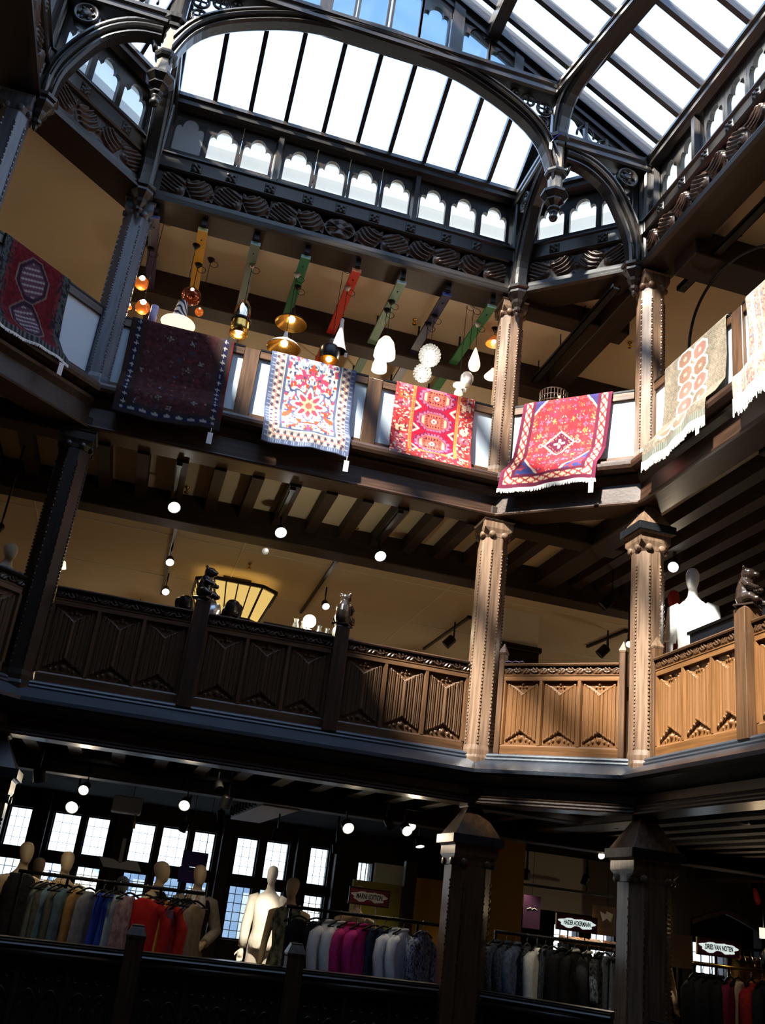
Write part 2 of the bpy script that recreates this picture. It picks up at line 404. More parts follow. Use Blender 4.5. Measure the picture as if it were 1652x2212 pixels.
# second floor: beam with bead, recess and ledge
run('beam', [(-.17,6.665),(.135,6.665),(.158,6.668),(.165,6.685),(.158,6.70),(.135,6.705),(.125,6.72),(.115,6.92),(.16,6.98),(.17,7.01),(-.05,7.03),(-.17,7.0)], 'brown_oak')
run('trim_4', [(-.05,7.03),(.20,7.03),(.265,7.05),(.279,7.085),(.279,7.12),(.21,7.14),(.19,7.19),(.10,7.21),(-.05,7.21)], 'brown_oak')
# top beam: soffit, lip, carving bed, fascia, sill
run('beam', [(-.22,9.64),(.15,9.64),(.20,9.65),(.205,9.68),(.185,9.70),(.19,9.73),(.15,9.76),(.14,9.82),(.11,9.84),(.11,10.13),(.15,10.145),(.165,10.165),(.14,10.18),(.13,10.19),(.13,10.36),(.155,10.375),(.15,10.40),(.02,10.50),(-.22,10.52)], 'dark_oak')
# plate above the clerestory
run('beam', [(-.20,11.16),(.02,11.16),(.06,11.19),(.10,11.21),(.10,11.27),(.13,11.30),(.12,11.36),(.04,11.39),(-.20,11.39)], 'roof_oak')
# lower beams that run back from the corner posts under each ceiling
def beam(x0, x1, y0, y1, z0, z1, mat='beam_oak', nm='beam'):
    ax = 'x' if abs(x1-x0) > abs(y1-y0) else 'y'
    return S(MB().span(x0, x1, y0, y1, z0, z1).build(nm, mat+'_'+ax, None, .012))
XR, XL = CA, -CW-CA
for zt, zb, d in ((3.70,3.36,1.15),(6.80,6.44,1.46),(9.80,9.42,1.42)):
    beam(X0 if zt < 9 else -4.75, X1, d, d+.32, zb, zt)
    beam(XR-.12, XR+.16, -CB, d, zb+.12, zt); beam(-.1, XR+.3, -.14, .14, zb+.14, zt)
    if zt < 9: beam(XL-.16, XL+.12, -CB, d, zb+.12, zt); beam(XL-.3, -CW+.1, -.14, .14, zb+.14, zt)
    beam(XR+.2, X1, -3.08, -2.78, zb+.2, zt) if zt < 9 else None
beam(XR+.1, X1, -1.98, -1.52, 9.46, 9.80)
beam(XR+3.4, XR+3.75, -9, Y1, 6.44, 6.8); beam(XR+3.4, XR+3.75, -9, Y1, 3.36, 3.7)
# ceiling joists, one board each
jm = {}
def joist(par, x, y0, y1, z0, z1, w=.13):
    k = (round(y1-y0,2), round(z1-z0,2), w)
    if k not in jm:
        jm[k] = MB().box((0,0,0), (w,y1-y0,z1-z0)).mesh('joist'); jm[k].materials.append(MATS['beam_oak_y'])
    o = link('joist', jm[k], None, par, (x,(y0+y1)/2,(z0+z1)/2))
for par, z0, z1 in ((ceil1,6.63,6.80),(ceil0,3.53,3.70)):
    k = 0; x = -6.5
    while x < .3:
        joist(par, x+.02, .14, 1.47 if par is ceil1 else 1.16, z0, z1); x += .418
    x = 1.72
    while x < 4.5: joist(par, x, -6.2, 1.47 if par is ceil1 else 1.16, z0, z1, .15); x += .36
    for x in (.30, .72): joist(par, x, .14, 1.47 if par is ceil1 else 1.16, z0, z1)
# seam lines of the plain plaster ceiling on the first gallery
for yy in (2.25, 4.1): S(MB().span(-8, 6, yy-.008, yy+.008, 6.512, 6.52).build('trim_5', 'plaster_white'))
for xx in (-5.2, -2.6, .2): S(MB().span(xx-.008, xx+.008, 1.8, Y1, 6.512, 6.52).build('trim_5', 'plaster_white'))
# cable trays under the top ceiling
for x, y0, y1 in ((.93,-1.0,1.4),(1.62,-6.5,-1.25)):
    t = empty('cable_tray', (x,(y0+y1)/2,9.52), 0, 'grey metal cable tray under the top ceiling, '+('behind the angled corner' if x < 1 else 'along the right-hand beam'), 'cable tray')
    mb = MB(); mb.span(-.05,.05,-(y1-y0)/2,(y1-y0)/2,-.02,.0).span(-.05,-.04,-(y1-y0)/2,(y1-y0)/2,-.02,.04).span(.04,.05,-(y1-y0)/2,(y1-y0)/2,-.02,.04); mb.build('tray', 'iron_band', t)
    h = MB()
    for k in range(4): yy = -(y1-y0)/2*.9+(y1-y0)*.9*k/3; h.span(-.006,.006,yy-.006,yy+.006,.0,.28)
    h.build('hanger_rods', 'black_metal', t)

# ---------------------------------------------------------------- carved runs of the top beam
def relief(mb, L, h, nu, nv, fn, o0, amp):
    # heightfield in local frame: x along, z up, relief towards -y
    vs = []; fs = []
    for j in range(nv+1):
        for k in range(nu+1):
            u, v = L*k/nu, h*j/nv; vs.append((u, -o0-amp*fn(u, v/h), v))
    for j in range(nv):
        for k in range(nu):
            a = j*(nu+1)+k; fs.append((a,a+1,a+nu+2,a+nu+1))
    return mb.add(vs, fs, True)
def sm(x): x = max(0, min(1, x)); return x*x*(3-2*x)
def leafy(L):
    mid = L/2
    def fn(u, v):
        # leaf bundles that alternate in slant, mirrored about a boss in the middle
        d = abs(u-mid)
        edge = sm(v/.08)*sm((1-v)/.08)
        if L > 3 and d < .20:
            r = math.hypot(d/.16, (v-.5)/.42); a = math.atan2(v-.5, u-mid)
            return edge*max(sm((1.15-r)*4)*(.55+.45*math.cos(8*a)*sm(r*2)), sm((.38-r)*8))
        c = (d-.2 if L > 3 else d)/.335; k = int(c); t = c-k
        s = 1 if k % 2 else -1
        p = t+s*(v-.5)*.52                 # slanted coordinate inside the cell
        body = sm(p/.10)*sm((1-p)/.10) if 0 < p < 1 else 0
        q = (v-.5)-s*(t-.5)*.7
        ribs = .62+.38*math.cos(q*2*PI*5.2) if k % 2 else .62+.38*math.cos((q+.2*math.sin(p*3))*2*PI*4.0)
        curl = sm(1-math.hypot((p-.02)*3.0, (v-.22)*2.2)*1.3)+sm(1-math.hypot((p-.98)*3., (v-.78)*2.2)*1.3)
        lens = sm((.52-abs(q)*.86)*9)
        return edge*min(1.1, body*lens*ribs+.75*curl)
    return fn
for i in (0,1,2,7,6):
    p, t, n, L, rz = side(i); Lr = L if i not in (2,6) else 5.0
    s0 = .16; Le = Lr-2*s0 if i not in (2,6) else Lr-s0
    st = s0 if i != 6 else L-5.0
    c = sxy(i, st); r = struct('trim_6', 'carved leaf frieze of the top beam on the '+SIDE_WORDS[i], (c.x,c.y,9.845), rz)
    relief(MB(), Le, .285, int(Le*110), 30, leafy(Le), .11, .042).build('leaf_carving', 'brown_oak_x', r)
    # square rosettes on the fascia above, each a piece of its own
    if i == 0: rs = [-4.12,-3.70,-3.23,-2.76,-2.345,-1.92,-1.45,-.98,-.57]; rs = [x+CW-st for x in rs]
    elif i in (1,7): rs = [L*.33-st, L*.68-st]
    else: rs = [.45*k+.28 for k in range(10)]
    if 'ros' not in globals():
        def rf(u, v):
            x, y = u/.13*2-1, v*2-1; rr = math.hypot(x, y); a = math.atan2(y, x); e = sm((1-abs(x))*8)*sm((1-abs(y))*8)
            return e*(.35+.65*max(sm((.3-rr)*9), sm((.95-rr)*5)*(.5+.5*math.cos(4*a+PI))*sm((rr-.25)*6)))
        ros = relief(MB(), .13, .13, 16, 16, rf, 0, .03).mesh('rosette'); ros.materials.append(MATS['dark_oak_x'])
    for s_ in rs: link('rosette', ros, None, r, (s_-.065, -.132, .36))

# ---------------------------------------------------------------- clerestory lights with cusped heads
def head(w, h, sp=.62):
    half = [(.5,0),(.5,sp),(.485,sp+.07),(.45,sp+.125),(.40,sp+.15),(.345,sp+.15),(.30,sp+.125),(.275,sp+.10),(.268,sp+.155),(.265,sp+.20),(.235,sp+.27),(.17,sp+.335),(.085,sp+.372),(0,sp+.38)]
    pts = [(x*w, z*h) for x, z in half]; return pts+[(-x, z) for x, z in pts[::-1][1:]]
plates = {}
def light(par, s_, w, pitch, z0, z1, zb, zt, y=.05, glass='frosted_glass', kind='s'):
    # one light: carved plate with cusped opening, and its pane behind
    key = (round(w,3), round(pitch,3), round(z1-z0,2), round(zt-zb,2))
    if key not in plates:
        hl = [(x, z+z0-zb) for x, z in head(w, z1-z0)]
        me = MB().plate([(-pitch/2,0),(pitch/2,0),(pitch/2,zt-zb),(-pitch/2,zt-zb)], [hl[::-1]], .055).mesh('tracery_light')
        me.materials.append(MATS['roof_oak_z'])
        # moulded inner edge
        gl = MB().span(-w/2-.015, w/2+.015, .07, .076, z0-zb-.015, z1-zb+.015).mesh('pane'); gl.materials.append(MATS[glass])
        plates[key] = (me, gl)
    me, gl = plates[key]
    link('tracery_light', me, None, par, (s_, y-.03, zb)); link('pane', gl, None, par, (s_, y-.03, zb))
ZB, ZT, Z0, Z1 = 10.48, 11.17, 10.59, 11.085
def cler(i, groups, posts, w, pitch, lo, hi):
    global nwin
    p, t, n, L, rz = side(i)
    r = struct('window_%d' % nwin, 'clerestory of cusped lights above the top beam on the '+SIDE_WORDS[i], (p.x,p.y,0), rz); nwin += 1
    for s_ in groups: light(r, s_, w, pitch, Z0, Z1, ZB, ZT)
    for s_ in posts:
        MB().sweep([(-.055,-.0),(-.03,-.06),(.03,-.06),(.055,0),(.055,.1),(-.055,.1)], [((s_,0,ZB),(1,0,0),(0,1,0)),((s_,0,ZT),(1,0,0),(0,1,0))]).build('mullion_post', 'roof_oak_z', r)
    sl_ = MB().span(lo, hi, -.03, .02, 10.475, 10.54); sl_.build('sill', 'roof_oak_x', r)
    return r
ga = [x+CW for x in (-4.31,-3.89,-3.465,-2.945,-2.515,-2.085,-1.655,-1.165,-.745,-.325)]
ca = cler(0, ga, [x+CW for x in (-3.205,-1.41,-.06,-4.56)], .345, .42, .1, CW-.1)
MB().span(ga[0]-.19, ga[0]+.19, .02, .03, 10.57, 11.1).build('blank_panel', 'paper_grey', ca)
cler(1, [.45,.868,1.286], [.18,1.556], .345, .418, .05, 1.69)
cler(7, [.45,.868,1.286], [.18,1.556], .345, .418, .05, 1.69)
gc = [.17+.21, .17+.60]; pc = [.12, 1.0]; s_ = 1.18
while s_ < 7:
    for k in range(4): gc.append(s_+.12+k*.395)
    s_ += 4*.395+.12; pc.append(s_-.08); s_ += .02
cler(2, [g for g in gc if g < 7.2], pc, .31, .39, .05, 7.5)
L6 = side(6)[3]
cler(6, [L6-g for g in gc if g < 7.2], [L6-g for g in pc], .31, .39, L6-7.5, L6-.05)
# walls behind/over the rest of the clerestory band, out of the picture
for i in (3,4,5): run('wall_front', [(-.12,10.5),(.0,10.5),(.0,11.2),(-.12,11.2)], 'roof_oak', (i,))
S(MB().span(XR+.02, XR+.1, YB+CB-.05, YB+CB+.5, 10.5, 11.2).build('wall_right', 'roof_oak_z'))
# dark strip added outside the clerestory glass to make its grey shade band
for i in (0,1,7):
    run('trim_7', [(-.46,10.98),(-.40,10.98),(-.40,11.12),(-.46,11.12)], 'dark_oak', (i,))
# ================================================================ glazed roof and its trusses
XM = (POLY[0].x+POLY[1].x)/2                     # middle of the atrium, ridge line
SL = .60
def zc(x): return 11.42+SL*((CA+.0)-x) if x > XM else 11.42+SL*(x-(-CW-CA))
ZR = zc(XM+.001)
def quad(mb, a, b, c, d, th=.012):
    a, b, c, d = map(Vector, (a,b,c,d)); n = (b-a).cross(d-a).normalized()*th
    return mb.add([a,b,c,d,a+n,b+n,c+n,d+n], [(3,2,1,0),(4,5,6,7),(0,1,5,4),(1,2,6,5),(2,3,7,6),(3,0,4,7)])
# --- slopes over the right and left sides: ridge runs towards the viewer
for nm, xe, sg in (('right', CA, 1), ('left', -CW-CA, -1)):
    r = struct('window_%d' % nwin, 'glazed roof slope over the %s side of the atrium' % nm); nwin += 1
    ys = [-CB-.02, -1.47]; 
    while ys[-1] > YB+CB+.6: ys.append(ys[-1]-.455)
    ys[-1] = YB+CB
    xp = XM+sg*1.36                              # purlin line
    ze = 11.42
    for k, y in enumerate(ys):
        w, h = (.13,.16) if k in (0, len(ys)-1) else ((.062,.11) if sg > 0 else (.035,.08))
        MB().bar((xe, y, ze), (XM, y, ZR), w, h, (0,0,1)).build('glazing_bar', 'roof_oak_x', r)
    for k in range(len(ys)-1):
        y0, y1 = ys[k]-.01, ys[k+1]+.01
        for x0, x1 in ((xe, xp), (xp, XM)):
            MB().add(*(lambda a: (a, [(0,1,2,3)]))([(x0,y0,zc(x0)+.03),(x0,y1,zc(x0)+.03),(x1,y1,zc(x1)+.03),(x1,y0,zc(x1)+.03)])).build('pane' if y1 > -7.9 else 'roof_board', 'roof_glass' if y1 > -7.9 else 'roof_oak_x', r)  # last bay boarded instead of glazed, to cut skylight from out of view
    MB().bar((xp,-CB-.05,zc(xp)-.10), (xp,YB+CB,zc(xp)-.10), .15, .26, (0,0,1)).build('purlin', 'roof_oak_y', r)
S(MB().span(XM-.09, XM+.09, YB+CB, -CB, ZR-.2, ZR+.06).build('beam', 'roof_oak_y'))
# --- lean-to skylight over the long rear side, seen through the great arch
ZT0, ZTIE = 11.38, 12.06
def ya(t): return -.02-(CB-.06)*t
def za(t): return ZT0+(ZTIE-ZT0)*t
r = struct('window_%d' % nwin, 'lean-to skylight above the rear clerestory'); nwin += 1
bx = [-4.58,-4.10,-3.655,-3.205,-2.72,-2.27,-1.84,-1.38,-.92,-.485,-.06]
for k, x in enumerate(bx):
    MB().bar((x, ya(-.03), za(-.03)), (x, ya(1.0), za(1.0)), .055 if 0 < k < 10 else .10, .10).build('glazing_bar', 'roof_oak_y', r)
for k in range(10):
    MB().add([(bx[k],ya(0),za(0)+.03),(bx[k+1],ya(0),za(0)+.03),(bx[k+1],ya(1),za(1)+.03),(bx[k],ya(1),za(1)+.03)], [(0,1,2,3)]).build('pane', 'roof_glass', r)
# --- little triangular skylights over the angled corners
for nm, M_, R_, P_ in (('right', (0,0), (CA,-CB), (0,-CB)), ('left', (-CW,0), (-CW-CA,-CB), (-CW,-CB))):
    r = struct('window_%d' % nwin, 'triangular skylight over the %s angled corner' % nm); nwin += 1
    a, b, c = Vector((*M_,11.40)), Vector((*R_,11.40)), Vector((*P_,12.06))
    MB().add([a,b,c], [(0,1,2)]).build('pane', 'roof_glass', r)
    for p, q in ((a,c),(b,c)): MB().bar(p-Vector((0,0,.02)), q-Vector((0,0,.02)), .10, .13).build('hip_bar', 'roof_oak_y', r)
    for t in (.33,.67):
        m_ = a.lerp(b, t); MB().bar(m_, c.lerp(m_, .12), .045, .07).build('glazing_bar', 'roof_oak_y', r)
# far end of the roof, behind the viewer, boarded over to cut skylight
r = struct('window_%d' % nwin, 'boarded end of the roof'); nwin += 1
MB().add([(-CW,YB,11.4),(0,YB,11.4),(0,YB+CB,12.06),(-CW,YB+CB,12.06)], [(0,1,2,3)]).build('roof_board', 'roof_oak_x', r)
for p, q, c in (((0,YB),(CA,YB+CB),(0,YB+CB)), ((-CW,YB),(-CW-CA,YB+CB),(-CW,YB+CB))):
    MB().add([(*p,11.4),(*q,11.4),(*c,12.06)], [(0,1,2)]).build('roof_board', 'roof_oak_x', r)
MB().add([(-CW-CA,YB+CB,11.42),(CA,YB+CB,11.42),(XM,YB+CB,ZR)], [(0,1,2)]).build('gable_board', 'roof_oak_z', r)

# unseen stepped screen added on the left to keep sun off the lowest gallery
S(MB().span(-8.3, -8.0, -6.3, 12, 9.0, 14.42).span(-8.3, -8.0, -7.1, -6.3, 9.0, 15.05).span(-8.3, -8.0, -8.4, -7.1, 9.0, 16.0).span(-8.3, -8.0, -22, -8.4, 9.0, 16.75).build('wall_outside', 'stone_out'))
# --- gable over the tie beam with cusped lights
YG = -CB
TIE = [(-.10,11.86),(-.13,11.88),(-.13,11.93),(-.09,11.95),(-.09,12.0),(-.12,12.02),(-.12,12.07),(-.07,12.10),(.10,12.10),(.10,11.86)]
S(MB().sweep([(o, z) for o, z in TIE], [((-CW-.02,YG,0),(0,1,0),(0,0,1)),((.02,YG,0),(0,1,0),(0,0,1))]).build('tie_beam', 'roof_oak_x'))
g = struct('window_%d' % nwin, 'gable of cusped lights above the tie beam'); nwin += 1
gl_x = [XM+s*(.21+.42*k) for k in range(6) for s in (1,-1)]
gl_x = [x for x in gl_x]
gl_x = [-2.87,-2.47,-2.06,-1.70,-1.16,-.79,-.40, -3.23,-3.6,-3.98]
for x in sorted(gl_x):
    w, pit = .33, .385
    top = min(zc(x+pit/2 if x > XM else x-pit/2)-.12, 13.3)
    z0 = 12.14; h = top-z0-.05
    if h < .12: continue
    hp = [(a, b+.04) for a, b in head(w, h, .62 if h < .7 else 1-.38*min(1,.34/h/.38*.9)-.0)] if h < .7 else None
    if hp is None:
        hh = .45; hp = [(a, b+(h-hh)+.04 if b > .001 else .04) for a, b in head(w, hh, .25)]
    MB().plate([(-pit/2,0),(pit/2,0),(pit/2,top-z0+.02),(-pit/2,top-z0+.02)], [hp[::-1]], .06).build('tracery_light', 'roof_oak_z', g, 0, (x,YG-.03,z0-.02))
    MB().span(-w/2-.02, w/2+.02, .05, .056, .0, top-z0).build('pane', 'gable_glass', g, 0, (x,YG-.03,z0-.02))
for x in (-3.04,-1.42,-.595): MB().span(x-.06 if x > -.7 else x-.075, x+.06 if x > -.7 else x+.075, YG-.07, YG+.05, 12.08, zc(x)-.05).build('mullion_post', 'roof_oak_z', g)
for sg, xe in ((1,CA),(-1,-CW-CA)):
    for dz, ww, dy in ((-.06,.16,-.02),(-.19,.10,.0),(-.28,.07,.02)):
        MB().bar((xe,YG+dy,11.42+dz), (XM,YG+dy,ZR+dz), ww, .11).build('end_rafter', 'roof_oak_x', g)

# --- arches: moulded section swept along a curve (radial r, thickness)
SEC = [(0,-.05),(.03,-.075),(.055,-.07),(.065,-.045),(.085,-.05),(.10,-.085),(.13,-.095),(.16,-.085),(.17,-.05),(.19,-.055),(.205,-.085),(.235,-.08),(.25,-.05),
       (.25,.05),(.235,.08),(.205,.085),(.19,.055),(.17,.05),(.16,.085),(.13,.095),(.10,.085),(.085,.05),(.065,.045),(.055,.07),(.03,.075),(0,.05)]
def arch(mb, inner, outer, plane, sc=1.):
    # inner/outer: matching curve points as Vectors; plane: unit normal of the arch plane
    N = Vector(plane)
    fr = []
    for a, b in zip(inner, outer):
        d = b-a; fr.append((a, d/.25, N*sc))
    return mb.sweep(SEC, fr)
def resample(pts, n):
    pts = [Vector(p) for p in pts]; ds = [0]
    for i in range(1, len(pts)): ds.append(ds[-1]+(pts[i]-pts[i-1]).length)
    # Catmull-Rom through the points
    out = []
    for k in range(n):
        t = ds[-1]*k/(n-1); i = 0
        while i < len(pts)-2 and ds[i+1] < t: i += 1
        u = (t-ds[i])/max(1e-9, ds[i+1]-ds[i])
        p0 = pts[max(i-1,0)]; p1 = pts[i]; p2 = pts[i+1]; p3 = pts[min(i+2,len(pts)-1)]
        out.append(.5*((2*p1)+(-p0+p2)*u+(2*p0-5*p1+4*p2-p3)*u*u+(-p0+3*p1-3*p2+p3)*u**3))
    return out
gi = [(2.255,10.60),(2.165,10.93),(2.055,11.15),(1.855,11.36),(1.52,11.56),(1.045,11.76),(.55,11.85),(0,11.885)]
go = [(2.30,11.06),(2.155,11.32),(1.96,11.52),(1.70,11.69),(1.40,11.84),(1.00,11.98),(.50,12.08),(0,12.12)]
def full(h, y): L = [(XM-d, y, z) for d, z in h]+[(XM+d, y, z) for d, z in h[::-1][1:]]; return L
mb = MB(); arch(mb, resample(full(gi, YG), 44), resample(full(go, YG), 44), (0,1,0), 1.25)
S(mb.build('great_arch', 'roof_oak_x'))
qi = [(.31,9.72),(.33,10.0),(.41,10.25),(.60,10.64),(.79,10.82),(.98,10.91),(1.17,10.93)]
qo = [(.14,9.72),(.145,9.95),(.20,10.31),(.39,10.71),(.61,10.97),(.86,11.12),(1.17,11.17)]
def small_arch(ox, oy, dx, dy, N):
    mb = MB()
    P = lambda L: resample([(ox+dx*d, oy+dy*d, z) for d, z in L], 20)
    arch(mb, P(qi), P(qo), N, 1.1)
    # clustered shaft below the spring
    return mb
for nm, ox, oy, dx, dy, N in (('a',CA,YG,-1,0,(0,1,0)), ('b',0,0,0,-1,(1,0,0)), ('c',-CW,0,0,-1,(1,0,0)), ('d',-CW-CA,YG,1,0,(0,1,0))):
    b = S(small_arch(ox, oy, dx, dy, N).build('arch_brace', 'roof_oak_z'))
    # thin inner sub-arch and back fillet to the corner post
    mb = MB(); L = [(ox+dx*d, oy+dy*d, z) for d, z in ((.62,10.70),(.66,10.92),(.78,11.02),(.95,11.03),(1.08,10.95),(1.14,10.8))]
    mb.tube(resample(L, 12), .035, 6); mb.build('sub_arch', 'roof_oak_z', b)
    # hammer beam above, from corner to pendant
    HB = [(-.09,11.12),(-.11,11.14),(-.11,11.18),(-.07,11.20),(-.07,11.25),(-.10,11.27),(-.10,11.32),(.10,11.32),(.10,11.27),(.07,11.25),(.07,11.2),(.11,11.18),(.11,11.14),(.09,11.12)]
    A_ = Vector(N); mb = MB().sweep([(o, z) for o, z in HB], [((ox,oy,0),A_,(0,0,1)),((ox+dx*1.2,oy+dy*1.2,0),A_,(0,0,1))]); mb.build('hammer_beam', 'roof_oak_x', b)
    # roundel in the spandrel
    c = Vector((ox+dx*.36, oy+dy*.36, 10.97)); Rt = Vector((dx,dy,0)).to_track_quat('Z','X').to_matrix()
    Mr = Matrix((( dx, 0, -dy),(dy, 0, dx),(0,1,0))).to_3x3()
    mb = MB(); Q = Matrix(((dx, 0, N[0]),(dy, 0, N[1]),(0, 1, 0)))
    mb.lathe([(0,.07),(.05,.075),(.06,.05),(.10,.05),(.115,.075),(.135,.075),(.145,.03),(.145,-.03),(.135,-.075),(.115,-.075),(.10,-.05),(.06,-.05),(.05,-.075),(0,-.07)], c, 20, Q)
    for k in range(6):
        a = 2*PI*k/6; mb.ball(c+Q @ Vector((.078*math.cos(a), .078*math.sin(a), .05)), .024, 6, 5); mb.ball(c+Q @ Vector((.078*math.cos(a), .078*math.sin(a), -.05)), .024, 6, 5)
    mb.build('roundel', 'roof_oak_z', b)
    # corner post that carries brace and plate, standing on the carved beam
    MB().span(-.09,.09,-.09,.09,9.70,11.40).build('corner_post', 'roof_oak_z', b, .02, (ox+dx*.05, oy+dy*.05, 0))
    # corbel: moulded octagonal cap tapering to a point
    cx, cy = ox+dx*.215, oy+dy*.215
    MB().lathe([(0,9.30),(.022,9.33),(.03,9.36),(.022,9.385),(.05,9.40),(.055,9.43),(.04,9.45),(.075,9.50),(.085,9.535),(.07,9.55),(.115,9.60),(.135,9.625),(.135,9.655),(.115,9.67),(.15,9.69),(.155,9.725),(.12,9.74)], (cx,cy,0), 8, None, PI/8, False).build('corbel', 'roof_oak_z', b)
    # cluster of three shafts from the corbel into the arch
    mb = MB()
    for k, (u_, v_) in enumerate(((0,0),(.0,.07),(0,-.07),(.06,.04),(.06,-.04),(-.06,.045),(-.06,-.045))):
        e = Vector((dx,dy,0))*(u_) + Vector(N)*v_
        mb.tube([(cx+e.x, cy+e.y, 9.70),(cx+e.x, cy+e.y, 9.98)], .036, 8)
    mb.build('shaft_cluster', 'roof_oak_z', b)
# --- pendants
def pendant(x, y, w):
    r = struct('pendant_post', 'octagonal timber pendant at the %s end of the great arch' % w, (x,y,0))
    MB().lathe([(.10,11.30),(.10,12.12)], (0,0,0), 8, None, PI/8, False).build('king_post', 'roof_oak_z', r)
    MB().lathe([(.088,10.42),(.088,11.18)], (0,0,0), 8, None, PI/8, False).build('shaft', 'pendant_oak_z', r)
    MB().lathe([(.09,11.11),(.115,11.13),(.12,11.17),(.10,11.19),(.15,11.23),(.155,11.28),(.13,11.30),(.10,11.33)], (0,0,0), 8, None, PI/8, False).build('upper_collar', 'roof_oak_z', r)
    MB().lathe([(.088,10.66),(.12,10.69),(.135,10.725),(.135,10.755),(.115,10.78),(.088,10.80)], (0,0,0), 8, None, PI/8, False).build('middle_collar', 'roof_oak_z', r)
    MB().lathe([(.0,10.17),(.05,10.18),(.075,10.21),(.07,10.235),(.05,10.25),(.09,10.29),(.115,10.31),(.11,10.335),(.165,10.40),(.165,10.435),(.12,10.46),(.088,10.47)], (0,0,0), 8, None, PI/8, False).build('drop_cup', 'roof_oak_z', r)
    MB().lathe([(0,10.055),(.04,10.065),(.055,10.10),(.04,10.135),(.028,10.145),(.05,10.16),(.05,10.185)], (0,0,0), 14).build('drop_ball', 'roof_oak_z', r)
    return r
PR = pendant(0, YG, 'right'); PL = pendant(-CW, YG, 'left')
# --- open tracery in the spandrels of the great arch and above the hammer beams
def ring(mb, c, r_, t, y, foils=4):
    mb.tube([(c[0]+r_*math.cos(2*PI*k/18), y, c[1]+r_*math.sin(2*PI*k/18)) for k in range(18)], t, 6, True)
    for k in range(foils):
        a = 2*PI*k/foils+PI/4; q = (c[0]+r_*.5*math.cos(a), c[1]+r_*.5*math.sin(a))
        mb.tube([(q[0]+r_*.42*math.cos(2*PI*j/10), y, q[1]+r_*.42*math.sin(2*PI*j/10)) for j in range(10)], t*.6, 5, True)
for sg, x0 in ((-1,0),(1,-CW)):
    sp_ = struct('tracery_spandrel', 'pierced quatrefoil tracery between great arch and %s pendant' % ('right' if sg < 0 else 'left'))
    for c, rr in (((.20,11.70),.095),((.22,11.48),.088),((.42,11.76),.085),((.60,11.80),.055)):
        mb = MB(); ring(mb, (x0+sg*c[0], c[1]), rr, .017, YG); mb.build('quatrefoil', 'roof_oak_x', sp_)
    # triangular tracery over the hammer beam
    xx = CA if sg == -1 else -CW-CA
    for t in (.28,.5,.72):
        xq = x0-sg*abs(xx-x0)*t; zz = zc(xq)-.30
        MB().span(xq-.02, xq+.02, YG-.03, YG+.03, 11.3, zz).build('tracery_bar', 'roof_oak_z', sp_)
        mb = MB(); h_ = zz-11.32
        if h_ > .12: mb.tube(resample([(xq-.11,YG,11.34+h_*.35),(xq-.10,YG,11.34+h_*.6),(xq,YG,11.34+h_*.88),(xq+.10,YG,11.34+h_*.6),(xq+.11,YG,11.34+h_*.35)], 12), .016, 6); mb.build('tracery_arch', 'roof_oak_z', sp_)
# --- long beam from the right pendant towards the viewer, with curved brace and carved foot
lb = S(MB().sweep([(o, z) for o, z in TIE], [((0,YG,0),(1,0,0),(0,0,1)),((.55,-4.6,0),(1,0,0),(0,0,1)),((.55,-7.6,0),(1,0,0),(0,0,1))]).build('tie_beam', 'roof_oak_y'))
mb = MB(); dirv = Vector((.16,-1,0)).normalized(); nv = Vector((1,.16,0)).normalized()
arch(mb, resample([Vector((0,YG,11.25))+dirv*d+Vector((0,0,z)) for d, z in ((.10,0),(.14,.25),(.28,.47),(.6,.58),(1.3,.62),(2.4,.62))], 20),
     resample([Vector((0,YG,11.25))+dirv*d+Vector((0,0,z)) for d, z in ((.02,.05),(.03,.36),(.10,.62),(.5,.72),(1.3,.74),(2.4,.74))], 20), nv, 1.1)
mb.build('curved_brace', 'roof_oak_y', lb)
lb = S(MB().sweep([(o, z) for o, z in TIE], [((-CW,YG,0),(1,0,0),(0,0,1)),((-CW,-8.4,0),(1,0,0),(0,0,1))]).build('tie_beam', 'roof_oak_y'))
# cable tie on the arch
w = MB().tube(resample([(-.12,YG-.12,11.12),(-.06,YG-.15,11.2),(.0,YG-.13,11.27)], 8), .006, 5).build('blue_cable_tie', pbr('blue_cord', (.03,.05,.5), .5)); tag(w, 'thin blue cord tied round the great arch beside the right pendant', 'cord')
w = empty('hanging_tag', (-.14, YG-.13, 11.02), 0, 'small white label hanging from the blue cord on the great arch', 'tag')
MB().box((0,0,0), (.035,.006,.10)).build('card', 'paper_white', w); MB().tube([(0,0,.05),(.03,0,.11)], .004, 4).build('string', 'paper_white', w)
